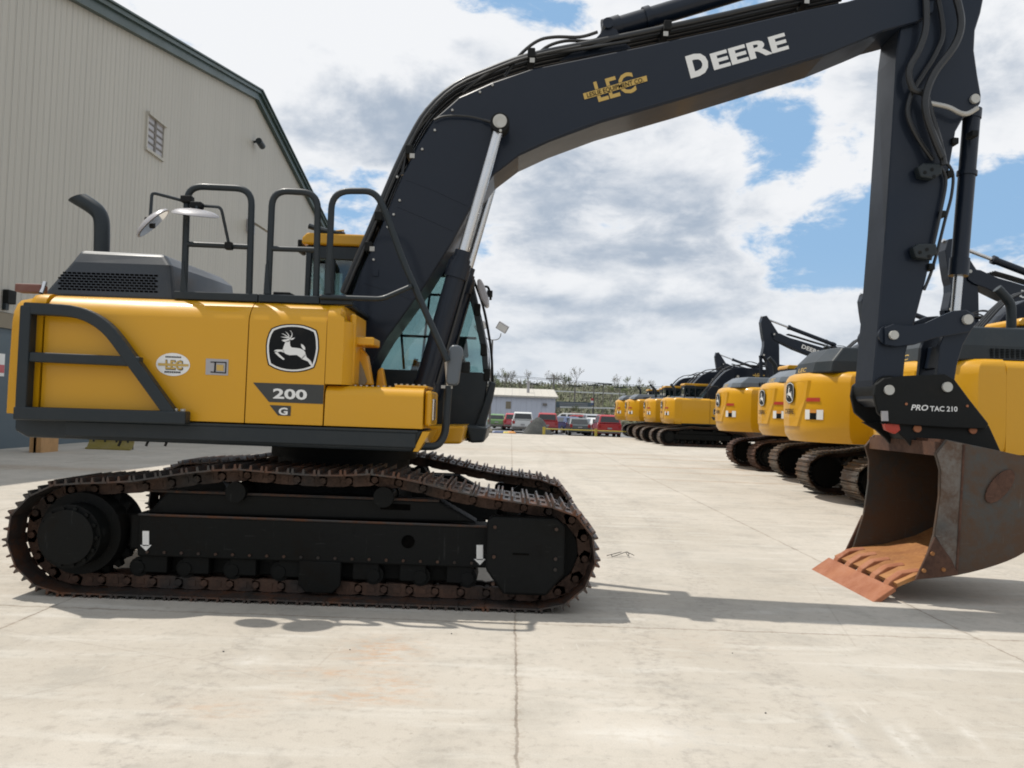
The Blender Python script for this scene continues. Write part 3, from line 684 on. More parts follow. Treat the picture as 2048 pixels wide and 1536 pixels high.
# one crawler belt, closed path of shoes
def track_path(xr, xf, zr, zf, tops):
    cr = Vector((xr, zr)); pts = []
    for k in range(0,13):                     # rear: bottom to top
        t_ = -math.pi/2 - math.pi*k/12; pts.append((xr+zr*math.cos(t_), zr+zr*math.sin(t_)))
    pts += tops
    for k in range(0,13):
        t_ = math.pi/2 - math.pi*k/12; pts.append((xf+zf*math.cos(t_), zf+zf*math.sin(t_)))
    return pts
def resample(pts, n):
    P_ = [Vector(p) for p in pts]+[Vector(pts[0])]; d = [0]
    for i in range(1,len(P_)): d.append(d[-1]+(P_[i]-P_[i-1]).length)
    out = []; j = 0
    for k in range(n):
        s_ = d[-1]*k/n
        while d[j+1] < s_: j += 1
        u = (s_-d[j])/max(1e-9,(d[j+1]-d[j])); out.append(P_[j].lerp(P_[j+1],u))
    return out, d[-1]
def make_track(par, y0, y1, path, n, mat, full=True):
    P_, ln = resample(path, n); pitch = ln/n; shoes = MB(); chain = MB(); ym = (y0+y1)/2
    for k in range(n):
        a = P_[k]; b = P_[(k+1)%n]; t_ = (b-a).normalized(); nr = Vector((-t_.y,t_.x))  # path is clockwise seen from -y: outward
        c = (a+b)/2
        mt = Matrix(((t_.x,0,nr.x,c.x),(0,1,0,0),(t_.y,0,nr.y,c.y),(0,0,0,1)))
        h = pitch*.5
        def bx(x0,x1,ya,yb,z0,z1,tgt=shoes): tgt.box((x0,ya,z0),(x1,yb,z1),mt)
        if full:
            for ya,yb in ((y0,ym-.13),(ym-.09,ym+.09),(ym+.13,y1)): bx(-h+.004,h+.008,ya,yb,.0,.012)
            for x0,x1 in ((-h+.004,-h*.62),(-h*.25,h*.12),(h*.6,h+.008)):
                for ya,yb in ((ym-.13,ym-.09),(ym+.09,ym+.13)): bx(x0,x1,ya,yb,.0,.012)
            for x in (-h*.86,-.004,h*.80):
                shoes.add([mt@Vector(q) for q in ((x-.011,y0,.012),(x+.011,y0,.012),(x+.011,y1,.012),(x-.011,y1,.012),(x-.006,y0,.046),(x+.006,y0,.046),(x+.006,y1,.046),(x-.006,y1,.046))],
                          [(4,5,6,7),(0,1,5,4),(1,2,6,5),(2,3,7,6),(3,0,4,7)])
            for x in (-h*.45,h*.42):
                for y in (ym-.17,ym+.17): 
                    bx(x-.014,x+.014,y-.014,y+.014,.012,.024)
        else:
            bx(-h+.012,h-.004,y0,y1,.0,.014)
            for x in (-h*.6,h*.4): bx(x-.012,x+.012,y0,y1,.014,.04)
        for y in (ym-.10,ym+.10):
            q = [(-h-.03,-.02),(-h+.05,-.004),(h-.05,-.004),(h+.03,-.03),(h+.03,-.085),(h-.04,-.10),(-h+.04,-.10),(-h-.03,-.075)]
            if full:
                vs = [mt@Vector((x,y-.022,z)) for x,z in q]+[mt@Vector((x,y+.022,z)) for x,z in q]; m_ = len(q)
                chain.add(vs, [list(range(m_)), list(range(2*m_-1,m_-1,-1))]+[(i,m_+i,m_+(i+1)%m_,(i+1)%m_) for i in range(m_)])
            else: chain.box((-h,y-.02,-.09),(h,y+.02,-.004),mt)
        if not full: chain.box((-.02,ym-.12,-.07),(.02,ym+.12,-.03),mt)
        if full:
            c0 = mt@Vector((h,ym-.14,-.055)); c1 = mt@Vector((h,ym+.14,-.055)); chain.cyl(c0,c1,.026,10)
            for y in (ym-.128,ym+.122):
                chain.box((-.028,y,-.075),(.028,y+.006,-.03),mt)
    tk = build('track', shoes, mat, par); build('chain', chain, 'chain', tk)
    return tk
def gear(mb, cx, cz, r, y0, y1, teeth, d):
    pts = []
    for k in range(teeth*4):
        t_ = 2*math.pi*k/(teeth*4); rr = r if (k%4) in (0,1) else r-d
        pts.append((cx+rr*math.cos(t_), cz+rr*math.sin(t_)))
    mb.prism(pts, y0, y1)

def badge(mb_out, mb_ring, mb_in, mb_deer, fn, e=.0015):
    """leaping deer badge; fn(u,v,lift) maps badge units (zoom pixels) to a point"""
    o = [(1345,85),(1385,68),(1440,50),(1500,42),(1560,40),(1620,43),(1680,52),(1750,75),(1808,102),(1824,150),(1832,210),(1835,290),(1826,350),(1810,420),(1785,490),(1735,510),(1680,525),(1620,534),(1560,536),(1490,530),(1430,517),(1370,495),(1312,462),(1297,400),(1289,330),(1288,260),(1297,195),(1318,130)]
    cx,cy = 1562,290
    def sc(k): return [(cx+(a-cx)*k, cy+(b-cy)*k) for a,b in o]
    for mb,k,l in ((mb_out,1.0,1),(mb_ring,.955,2),(mb_in,.885,3)):
        mb.add([fn(u,v,l*e) for u,v in sc(k)],[list(range(len(o)))])
    body = [[(1450,207),(1476,200),(1500,198),(1515,190),(1532,196),(1533,215),(1524,222),(1490,226),(1468,219)],
        [(1490,222),(1536,205),(1535,235),(1538,262),(1552,281),(1600,286),(1640,292),(1670,305),(1690,325),(1697,360),(1660,398),(1638,380),(1606,358),(1530,360),(1492,347),(1472,330),(1460,305),(1474,262)],
        [(1470,304),(1400,303),(1374,313),(1376,326),(1392,330),(1440,322),(1475,334)],
        [(1374,318),(1385,340),(1420,374),(1466,408),(1482,402),(1460,380),(1428,352),(1400,322)],
        [(1697,350),(1706,382),(1735,405),(1752,425),(1766,466),(1758,474),(1742,456),(1720,424),(1690,412),(1650,396)],
        [(1692,306),(1690,280),(1672,256),(1648,244),(1652,270),(1662,288),(1676,304)],
        [(1532,196),(1562,184),(1588,180),(1568,200),(1545,204)],
        [(1524,194),(1544,170),(1556,146),(1550,124),(1532,107),(1548,114),(1562,140),(1558,168),(1540,192)],
        [(1516,190),(1522,168),(1508,140),(1485,115),(1512,134),(1528,158),(1530,188)],
        [(1522,172),(1500,158),(1468,140),(1448,138),(1470,148),(1500,168),(1520,180)],
        [(1516,176),(1490,172),(1438,172),(1470,180),(1510,188)]]
    for p in body: mb_deer.add([fn(u,v,4*e) for u,v in p],[list(range(len(p)))])

def rev_section(zlo, zhi, r, k=6):
    """y-z outline of a body panel whose near upper edge is rounded"""
    return None

def near_panel(mb, x0, x1, z0, z1, yo, yi, r=.13, k=8, x0t=None, x1t=None, leany=.0):
    pr = [(yi,z0),(yo,z0),(yo+leany*.0,z1-r)]
    sh_ = ((.03,.10),(.10,.27),(.24,.47),(.45,.68),(.72,.86),(1.05,.97),(1.45,1.))
    for u,v in sh_: pr.append((yo+r*u*.95, z1-r+r*v))
    pr.append((yi,z1))
    x0t = x0 if x0t is None else x0t; x1t = x1 if x1t is None else x1t
    def xx(a,b,z): u = (z-z0)/(z1-z0); return a+(b-a)*u
    mb.loft([[Vector((xx(x0,x0t,z),y,z)) for y,z in pr],[Vector((xx(x1,x1t,z),y,z)) for y,z in pr]])
def bar(mb, a, b, w, h=None):
    """square tube between a and b"""
    a = Vector(a); b = Vector(b); d = (b-a); ln = d.length; d.normalize(); h = h or w
    u = Vector((0,1,0)) if abs(d.y)<.9 else Vector((1,0,0)); v = d.cross(u).normalized(); u = v.cross(d)
    mb.add([a+u*sx*w/2+v*sz*h/2 for sx,sz in ((-1,-1),(1,-1),(1,1),(-1,1))]+[b+u*sx*w/2+v*sz*h/2 for sx,sz in ((-1,-1),(1,-1),(1,1),(-1,1))],
           [(0,1,2,3),(7,6,5,4),(0,4,5,1),(1,5,6,2),(2,6,7,3),(3,7,4,0)])
def hcut(mb, poly_out, holes, y0, y1): pass

def frame_with_openings(mb, x0, x1, z0, z1, openings, y0, y1):
    """rectangular wall split into strips around rectangular openings given as (xa,xb,za,zb), sorted by x, not overlapping in x"""
    x = x0
    for xa,xb,za,zb in openings:
        if xa > x: mb.box((x,y0,z0),(xa,y1,z1))
        mb.box((xa,y0,z0),(xb,y1,za)); mb.box((xa,y0,zb),(xb,y1,z1)); x = xb
    if x < x1: mb.box((x,y0,z0),(x1,y1,z1))

def undercarriage(par, full=True, hl=(1.76,1.80), mat='shoe', n=49, ty=1.195, tw=.70, tops=None):
    tops = tops or [(-1.3,.86),(-.9,.935),(-.55,.985),(-.2,.965),(.2,.955),(.56,.985),(.85,.935),(1.2,.86),(1.5,.82)]
    path = track_path(-hl[0], hl[1], .415, .395, tops); path = [(x,z+.036) if z<.7 else (x,z) for x,z in path]
    for sg in (-1,1):
        y0 = sg*ty-tw/2; y1 = sg*ty+tw/2
        make_track(par, y0, y1, path, n, mat, full)
        ym = sg*ty; out = -1 if sg<0 else 1
        # side frame
        a = MB()
        q = [(-1.42,.34),(-1.42,.60),(-1.30,.66),(1.20,.66),(1.34,.70),(1.55,.70),(1.55,.30),(1.45,.22),(-1.3,.30)]
        q = [(-1.36,.33),(-1.36,.60),(1.22,.60),(1.22,.33)]
        q[2]=(1.42,.60); q[3]=(1.42,.33)
        a.prism(q, ym-.15, ym+.15)
        a.prism([(-1.25,.60),(-1.1,.78),(1.0,.78),(1.30,.62)], ym-.12, ym+.12)
        fr = build('track_frame', a, 'under', par, bevel=.02)
        if full:
            a = MB()   # box guard round the idler
            a.prism([(1.38,.30),(1.38,.67),(1.42,.70),(1.90,.70),(1.97,.64),(1.97,.28),(1.84,.12),(1.52,.12)], ym+out*.16, ym+out*.30); build('idler_guard', a, 'under', fr, bevel=.02)
            a = MB(); a.prism([(-1.28,.29),(-1.28,.60),(1.40,.60),(1.40,.29)], ym+out*.151, ym+out*.18)
            for xx_ in (.12,): a.prism([(xx_-.16,.12),(xx_-.16,.30),(xx_+.16,.30),(xx_+.16,.12),(xx_+.1,.06),(xx_-.1,.06)], ym+out*.16, ym+out*.2)
            build('frame_plate', a, 'under', fr, bevel=.01)
            a = MB()
            for xx_ in [-1.2+.13*i for i in range(20)]: a.cyl((xx_,ym+out*.181,.325),(xx_,ym+out*.192,.325),.012,6)
            for xx_ in (1.44,1.90):
                for zz_ in (.2 if xx_<1.9 else .32,.40,.62): a.cyl((xx_,ym+out*.30,zz_),(xx_,ym+out*.315,zz_),.014,6)
            build('frame_bolts', a, 'chain', fr)
            a = MB(); a.cyl((.78,ym+out*.178,.47),(.78,ym+out*.186,.47),.05,20); a.box((.55,ym+out*.12-.004,.70),(.78,ym+out*.12+.004,.745)); a.box((1.58,min(ym+out*.30,ym+out*.306),.42),(1.70,max(ym+out*.30,ym+out*.306),.432)); build('frame_opening', a, 'void', fr)
            a = MB(); a.tube([(-1.28,ym+out*.181,.605),(1.38,ym+out*.181,.605)],.010,6); a.tube([(-1.26,ym+out*.12,.782),(1.0,ym+out*.12,.782)],.010,6); build('weld_bead', a, 'shoe', fr)
            a = MB()
            for xx_ in (-1.2,-.88,-.52,-.15,.42,.78,1.14): a.box((xx_-.06,ym-.15,.16),(xx_+.14,ym+.15,.345))
            a.box((-1.25,ym-.04,.15),(1.3,ym+.04,.33))
            build('roller_bracket', a, 'under', fr, bevel=.01)
        for k in range(8):
            a = MB(); x = -1.28+k*.36; a.cyl((x,ym-.13,.20),(x,ym+.13,.20),.075,16); a.cyl((x,ym-.16,.20),(x,ym-.13,.20),.05,12); a.cyl((x,ym+.13,.20),(x,ym+.16,.20),.05,12)
            build('track_roller', a, 'under', par, smooth=True)
        for x in (-.55,.58):
            a = MB(); a.cyl((x,ym-.13,.80),(x,ym+.13,.80),.065,16); a.cyl((x,ym-.19,.80),(x,ym-.13,.80),.078,18); a.cyl((x,ym+.13,.80),(x,ym+.19,.80),.078,18); a.box((x-.05,ym-.05,.70),(x+.05,ym+.05,.79))
            build('carrier_roller', a, 'under', par, smooth=True)
        a = MB(); gear(a, -hl[0]+.05, .45, .36, ym-.035, ym+.035, 21, .05); a.cyl((-hl[0]+.05,ym-.2,.45),(-hl[0]+.05,ym+.2,.45),.31,36)
        sp = build('sprocket', a, 'under', par, smooth=True)
        a = MB(); a.cyl((-hl[0]+.05,ym+out*.14,.45),(-hl[0]+.05,ym+out*.36,.45),.235,32); a.cyl((-hl[0]+.05,ym+out*.36,.45),(-hl[0]+.05,ym+out*.40,.45),.20,32)
        if full:
            for k in range(14):
                t_ = 2*math.pi*k/14; a.cyl((-hl[0]+.05+.21*math.cos(t_),ym+out*.36,.45+.21*math.sin(t_)),(-hl[0]+.05+.21*math.cos(t_),ym+out*.385,.45+.21*math.sin(t_)),.016,6)
        build('final_drive', a, 'under', sp, smooth=True)
        a = MB(); a.cyl((hl[1],ym-.09,.42),(hl[1],ym+.09,.42),.28,36); a.cyl((hl[1],ym-.04,.42),(hl[1],ym+.04,.42),.32,36); a.cyl((hl[1],ym-.14,.42),(hl[1],ym+.14,.42),.10,20)
        build('idler', a, 'under', par, smooth=True)
    a = MB(); a.box((-.55,-1.05,.55),(.55,1.05,.86))
    a.prism([(-1.1,.62),(-.5,.80),(.5,.80),(1.1,.62),(1.0,.52),(-1.0,.52)],-1.04,-.75); a.prism([(-1.1,.62),(-.5,.80),(.5,.80),(1.1,.62),(1.0,.52),(-1.0,.52)],.75,1.04)
    build('centre_frame', a, 'under', par, bevel=.03)
    a = MB(); a.cyl((0,0,.84),(0,0,1.02),.60,40); a.cyl((0,0,1.02),(0,0,1.18),.66,40); build('turntable', a, 'under', par, smooth=True)

ZB, ZT, ZF = 1.33, 2.285, 1.16            # body bottom, body top, skirt bottom
yS = -1.35                                # near body side
def xs_(px, py=720): return L(px,py,yS)[0]

# ------------------------------------------------------------------ the large excavator
EX = empty('excavator', (XC,YC,0), 'large yellow excavator in the foreground, 200 on its side panel, bucket on the concrete', 'excavator')
undercarriage(EX)
# direction arrows on the near track frame
for px,y_ in ((292,1),(960,1)):
    y = -1.195-.153; a = MB(); fn = lambda u,v: P3(px+u, 1100+v+(px-960)*.03+ (12 if px>600 else 4), y-.06 if False else -1.195-.182)
    a.add([fn(*q) for q in ((-7,-22),(6,-22),(6,8),(-7,8))],[(0,1,2,3)]); a.add([fn(*q) for q in ((-12,6),(11,6),(0,18))],[(0,1,2)])
    build('arrow_decal', a, 'white', EX)

# skirt / revolving frame
xr, xf = xs_(27,850), xs_(858,870)
a = MB(); a.prism([(xr,ZB-.012),(xr,ZF+.05),(xr+.10,ZF),(xs_(826,903),ZF-.01),(xs_(845,866),ZB-.012)], yS+.01, 1.35)
build('revolving_frame', a, 'dark', EX, bevel=.02)
a = MB(); a.box((xr+.4,yS-.012,ZF+.02),(xs_(838),yS+.009,ZB-.03)); a.box((xr+.02,yS-.02,ZB-.035),(xs_(842),yS+.009,ZB-.012)); build('side_skirt', a, 'dark', EX, bevel=.01)
a = MB()
for px in (245,300,338): a.tube([P3(px,874,-1.1),P3(px-8,892,-1.1)],.01,6)
build('drain_hose', a, 'rubber', EX)
a = MB(); a.prism([(xs_(845,866),ZB-.02),(xs_(826,903),ZF-.005),(xs_(836,905),ZF-.005),(xs_(860,862),ZB-.02)], yS+.0,-.6); build('front_corner_plate', a, 'yellow', EX)
# counterweight (rounded tail) and body panels
a = MB()
xr0 = xs_(40,700); xr1 = xs_(82,700)
plan = [(xr1,yS),(xr0+.08,yS)]
for k in range(1,6):
    t_ = math.pi/2*k/5; plan.append((xr0+.08-.11*math.sin(t_), yS+.16*(1-math.cos(t_))))
plan += [(-2.62,-.9),(-2.76,-.45),(-2.82,0),(-2.76,.45),(-2.62,.9),(-2.42,1.3),(xr1,1.35)]
def inset(pl, d): 
    c_ = Vector((-1.9,0)); return [((x-c_.x)*(1-d)+c_.x, y*(1-d)) for x,y in pl]
lv = [(ZB,.0),(1.6,.0),(2.08,.006),(2.17,.014),(2.235,.034),(2.27,.06),(ZT,.10)]
a.loft([[Vector((x+.012*(z-ZB)*0,y,z)) for x,y in [(p_[0] if i in (0,len(plan)-1) else q_[0], q_[1]) for i,(p_,q_) in enumerate(zip(plan,inset(plan,d)))]] for z,d in lv])
cw = build('counterweight', a, 'yellow', EX, smooth=True)
a = MB(); near_panel(a, xs_(86,720), xs_(493,720), ZB, ZT, yS, -.2, .17, x0t=xs_(92,600), x1t=xs_(499,600)); d1 = build('engine_door', a, 'yellow', EX, smooth=True)
a = MB(); near_panel(a, xs_(495.5,720), xs_(650,720), ZB, ZT, yS, -.2, .17, x0t=xs_(501,600), x1t=xs_(656,600)); d2 = build('pump_door', a, 'yellow', EX, smooth=True)
a = MB(); a.box((xs_(84),yS+.02,ZB),(xs_(650),0,ZT-.20)); build('body_core', a, 'black', EX)
a = MB(); a.box((xs_(60),-.2,ZB),(xs_(655),1.33,ZT-.02)); build('body_far_side', a, 'yellow', EX, bevel=.05)
# narrow front column with canted nose
a = MB(); x0_ = xs_(652.5,700); x1_ = xs_(686,700)
zt_ = ZT-.01; zb_ = L(680,769,yS)[1]
sec = [(yS,zb_),(yS,zt_-.14)]
for i in range(1,9):
    t_ = math.pi/2*i/8; sec.append((yS+.16*(1-math.cos(t_)), zt_-.14+.14*math.sin(t_)))
sec += [(-.75,zt_),(-.75,zb_)]
def xcut(y,z): return x1_ + max(0,(y-yS))*.0
a.loft([[Vector((x0_,y,z)) for y,z in sec],[Vector((x1_-(.035 if z>zt_-.1 else 0),y,z)) for y,z in sec],[Vector((x1_+.055-(.07 if z>zt_-.12 else 0),max(y,yS+.10),min(z,zt_-.05))) for y,z in sec]])
fc = build('front_column', a, 'yellow', EX, smooth=True)
a = MB(); a.box((xs_(690,700),-1.22,zb_),(xs_(703,700),-.75,zt_-.06)); build('column_inner', a, 'yellow', fc, bevel=.02)
# tool box
zt2 = L(700,771,yS)[1]
a = MB(); near_panel(a, xs_(649,815), xs_(846,815), ZB, zt2, yS, -.72, .075, x0t=xs_(652,770), x1t=xs_(847,772)); tb = build('tool_box', a, 'yellow', EX, smooth=True)
a = MB(); a.box((xs_(847.5,815),yS+.06,ZB+.02),(xs_(861,815),-.74,zt2-.02)); build('tool_box_front', a, 'yellow', tb, bevel=.02)
a = MB(); a.box((xs_(785,772),yS+.12,zt2),(xs_(852,772),-.76,zt2+.02)); build('step_pad', a, 'yellow', tb, bevel=.006)
a = MB()
for k in range(16): a.cyl((xs_(664+k*12,772),yS+.20,zt2+(.0 if k<10 else .02)),(xs_(664+k*12,772),yS+.20,zt2+(.012 if k<10 else .032)),.012,6)
build('tread_stud', a, 'steel', tb)
a = MB(); a.box((xs_(861.2,790),yS+.12,zt2-.25),(xs_(866,790),yS+.3,zt2-.08)); build('front_lamp', a, 'chrome', tb, bevel=.01)
# arm rest / bracket and fender plates in front of the boom foot
a = MB(); a.box((xs_(688,690),-1.15,L(700,690,-1.1)[1]),(L(748,680,-1.15)[0],-.85,L(700,674,-1.1)[1])); build('step_bracket', a, 'yellow', EX, bevel=.012)
a = MB(); q = LP([(700,770),(700,700),(706,690),(722,694),(735,712),(745,770)],-.95); a.prism(q,-.97,-.86)
q = LP([(752,775),(756,740),(765,735),(772,775)],-.7); a.prism(q,-.72,-.62); build('boom_foot_bracket', a, 'yellow', EX, bevel=.01)
a = MB(); q = LP([(703,768),(706,735),(716,712),(728,742),(734,762),(730,770)],-.98); a.prism(q,-.995,-.975)
build('cover_plate', a, 'tanpaint', EX)
# badge and number plates
a,b,c_,d_ = MB(),MB(),MB(),MB()
badge(a,b,c_,d_, lambda u,v,l: P3(280+u/5.12, 640+v/5.12, yS-.001-l))
o_ = build('deer_badge', a, 'decal_black', d2); build('badge_ring', b, 'white', o_); build('badge_field', c_, 'decal_black', o_); build('leaping_deer', d_, 'white', o_)
a = MB(); f_ = lambda u,v,l=.003: P3(u,v,yS-l)
a.add([f_(*q) for q in ((506,765),(648,770),(646,808),(538,804))],[(0,1,2,3)]); a.add([f_(*q) for q in ((539,810),(582,812),(581,832),(556,831))],[(0,1,2,3)])
pl = build('model_decal', a, 'decal_grey', d2)
a = MB(); p = f_(546,796,.006); put_text(a,'200',p,f_(614,799,.006),f_(546,776.5,.006)-p,.03); build('model_number', a, 'white', pl); a = MB(); p = f_(557,829,.006); put_text(a,'G',p,f_(575,829.5,.006),f_(557.5,815,.006)-p,.03); build('model_letter', a, 'white', pl)
# round dealer sticker and small instruction sticker
a = MB(); a.add([f_(346+34*math.cos(k*math.pi/16),729+23*math.sin(k*math.pi/16)+ (34*math.cos(k*math.pi/16))*.03) for k in range(32)],[list(range(32))]); st_ = build('dealer_sticker', a, 'white', d1)
a = MB(); p = f_(331,738,.006); put_text(a,'LEC',p,f_(366,740,.006),f_(331,719,.006)-p,.04); build('sticker_letters', a, 'decal_black', st_)
a = MB(); a.add([f_(*q,.0075) for q in ((316,726),(377,728.5),(376.5,733),(316,731))],[(0,1,2,3)]); p = f_(330.5,737,.0065); put_text(a,'LEC',p,f_(364.5,738.6,.0065),f_(330.5,720,.0065)-p,.03); build('sticker_band', a, 'gold', st_)
a = MB()
for q,n_ in (((331,712,363,713.2,3),10),((329,742,362,743.2,3.4),9)):
    for k in range(n_):
        u0,u1 = k/n_,(k+.7)/n_; x0_s = q[0]+(q[2]-q[0])*u0; x1_s = q[0]+(q[2]-q[0])*u1; y_s = q[1]+(q[3]-q[1])*u0
        a.add([f_(x0_s,y_s,.006),f_(x1_s,y_s,.006),f_(x1_s,y_s+q[4],.006),f_(x0_s,y_s+q[4],.006)],[(0,1,2,3)])
build('sticker_text', a, 'decal_black', st_)
a = MB(); a.add([f_(*q) for q in ((412,717),(457,719),(456,751),(411,749))],[(0,1,2,3)]); s2 = build('instruction_sticker', a, 'mirrorback', d1)
a = MB()
for q in (((421,723),(453,724),(453,726),(421,725)),((451,724),(453,724),(452,746),(450,746)),((421,743),(452,745),(452,747),(421,745)),((429,724),(432,724),(431,744),(428,744))): a.add([f_(*r_,.006) for r_ in q],[(0,1,2,3)])
build('sticker_frame', a, 'decal_black', s2)
a = MB(); a.add([f_(*q,.006) for q in ((433,729),(447,730),(447,742),(433,741))],[(0,1,2,3)]); build('sticker_picture', a, 'gold', s2)

# square-tube guard at the rear corner
yG = -1.43
def g3(px,py,y=yG): return P3(px,py,y)
a = MB(); bar(a, g3(58,612), g3(47,828), .10, .085); build('guard_post', a, 'dark', EX, bevel=.012)
a = MB(); path = fillet([g3(52,617), g3(196,625), g3(345,830)], .26, 8)
prv = path[0]
rg = []
for i,p in enumerate(path):
    t_ = (path[min(i+1,len(path)-1)]-path[max(i-1,0)]).normalized(); nr = Vector((-t_.z,0,t_.x))
    rg.append([p+Vector((0,sy*.045,0))+nr*sz*.045 for sy,sz in ((-1,-1),(1,-1),(1,1),(-1,1))])
a.loft(rg); gu = build('guard_rail', a, 'dark', EX, bevel=.012)
a = MB(); bar(a, g3(62,714), g3(283,724), .075, .075); build('guard_rail', a, 'dark', EX, bevel=.012)
a = MB(); bar(a, g3(34,826), g3(376,836), .11, .10); build('guard_base', a, 'dark', EX, bevel=.012)
a = MB(); a.cyl(g3(352,824),g3(352,817),.016,8); a.cyl(g3(366,824),g3(366,818),.02,8); build('guard_bolt', a, 'steel', gu)
a = MB(); a.box((xs_(46,600),-1.47,2.265),(xs_(97,600),-1.36,2.33)); build('corner_marker', a, 'redbrown', EX, bevel=.012)
a = MB(); a.cyl((xs_(98,600),-1.46,2.26),(xs_(98,600),-1.42,2.35),.018,10); build('marker_clip', a, 'chrome', EX, smooth=True)

# engine hood with perforated grille
yh0, yh1 = -1.06, .45
def hp(px,py,y): return P3(px,py,y)
zt = 2.70
xa,xb = L(84,585,yh0)[0], L(352,592,yh0)[0]; xc,xd = L(140,502,yh0)[0]+.0, L(318,508,yh0)[0]
a = MB()
a.loft([[Vector((xa,yh0-.03,ZT-.01)),Vector((xb,yh0-.03,ZT-.01)),Vector((xb,yh1,ZT-.01)),Vector((xa,yh1,ZT-.01))],
        [Vector((xa+.20,yh0+.04,zt-.12)),Vector((xb-.07,yh0+.04,zt-.12)),Vector((xb-.05,yh1-.02,zt-.08)),Vector((xa+.2,yh1-.02,zt-.1))],
        [Vector((xc+.03,yh0+.10,zt-.01)),Vector((xd,yh0+.10,zt-.02)),Vector((xd+.02,yh1-.15,zt)),Vector((xc+.05,yh1-.15,zt))]])
hd = build('engine_hood', a, 'hoodpaint', EX, bevel=.035, seg=3)
a = MB(); pitchx = 9.6
def hood_pt(px,py): 
    p = P3(px,py,yh0); z = p.z; u = (z-(ZT-.01))/((zt-.12)-(ZT-.01)); y = yh0-.03+.07*u; return P3(px,py,y-.004)
for r_ in range(7):
    py0 = 543+r_*5.4
    for k in range(21):
        px0 = 116+k*pitchx+(pitchx/2 if r_%2 else 0)
        if px0 < 120-(r_*2) or px0 > 309: continue
        a.add([hood_pt(px0,py0+(px0-116)*.033),hood_pt(px0+7.2,py0+(px0-109)*.033),hood_pt(px0+7.2,py0+3.3+(px0-109)*.033),hood_pt(px0,py0+3.3+(px0-116)*.033)],[(0,1,2,3)])
build('grille_slots', a, 'void', hd)
# second, smaller cover beyond with grille
a = MB(); y2a,y2b = .62,1.25
x2a,x2b = L(335,560,y2a)[0], L(424,572,y2a)[0]; z2 = L(400,545,y2a)[1]
a.loft([[Vector((x2a-.3,.47,ZT-.01)),Vector((x2b+.02,.47,ZT-.01)),Vector((x2b+.02,1.3,ZT-.01)),Vector((x2a-.3,1.3,ZT-.01))],
        [Vector((x2a-.25,.5,z2-.1)),Vector((x2b,.5,z2-.12)),Vector((x2b,1.27,z2-.12)),Vector((x2a-.25,1.27,z2-.1))],
        [Vector((x2a-.2,.6,z2+.09)),Vector((x2b-.18,.6,z2)),Vector((x2b-.18,1.2,z2)),Vector((x2a-.2,1.2,z2+.09))]])
cv = build('rear_cover', a, 'greyhood', EX, bevel=.03, seg=2)
a = MB()
for r_ in range(6):
    for k in range(5):
        px0 = 377+k*4.4+r_*1.0; py0 = 541+r_*5+k*1.2
        a.add([P3(px0,py0,.46),P3(px0+3.2,py0+.8,.46),P3(px0+3.4,py0+3.6,.46),P3(px0+.2,py0+2.8,.46)],[(0,1,2,3)])
build('grille_slots', a, 'void', cv)
# exhaust
a = MB(); pth = catmull([P3(q[0],q[1],-.45) for q in ((203,512),(204,470),(203,440),(196,424),(182,412),(166,402))],5)
a.tube(pth, .066, 18, cap=False); a.tube(pth, .058, 18, cap=False)
e_ = pth[-1]; t_ = (pth[-1]-pth[-2]).normalized(); nr = Vector((-t_.z,0,t_.x)); 
r1 = [e_+Vector((0,math.cos(k*math.pi/9)*.066,0))+nr*math.sin(k*math.pi/9)*.066 for k in range(18)]
r2 = [p+t_*(.035+.05*((p-e_).dot(nr)/.066)) + t_*.02 for p in r1]
a.loft([r1,r2],False)
ex_ = build('exhaust_pipe', a, 'dark', EX, smooth=True)
# walkway plates along the top edge and the handrails
yR = -1.16
a = MB()
for p0,p1 in ((351,518),(520,641),(643,706)):
    A = P3(p0,590,yR); B_ = P3(p1,598,yR); a.box((A.x,yR-.04,ZT+.0),(B_.x,yR+.03,ZT+.062))
build('handrail_base', a, 'dark', EX, bevel=.006)
a = MB(); A = P3(351,590,yR); B_ = P3(700,598,yR); a.box((A.x,yR+.1,ZT-.005),(B_.x,.1,ZT+.02)); build('walkway', a, 'dark', EX)
def rail(pts, r=.0265, corner=.12, y=yR, nm='handrail'):
    a = MB(); a.tube(fillet([P3(px,py,y) for px,py in pts], corner, 7), r, 12); return build(nm, a, 'dark', EX, smooth=True)
h1 = rail([(368,588),(375,372),(504,378),(498,596)],corner=.13)
h2 = rail([(536,590),(545,381),(636,386),(632,598)],corner=.13)
h3 = rail([(656,592),(664,382),(750,382),(772,425),(805,520),(895,722)],corner=.15)
for h_,p,q in ((h1,(372,488),(499,494)),(h2,(540,497),(632,500))):
    a = MB(); a.tube([P3(*p,yR),P3(*q,yR)],.022,10); build('mid_bar', a, 'dark', h_, smooth=True)
for h_,px in ((h1,366),(h2,533),(h3,655)):
    a = MB(); q = [(px-5,588),(px-1,530),(px+3,522),(px+8,588)]; a.prism(LP(q,yR-.02),yR-.035,yR-.015); build('gusset', a, 'dark', h_)
a = MB(); a.tube(fillet([P3(640,594,yR-.06),P3(764,598,yR-.06),P3(824,572,yR-.04)],.05,4),.02,10); build('grab_bar', a, 'dark', h3, smooth=True)
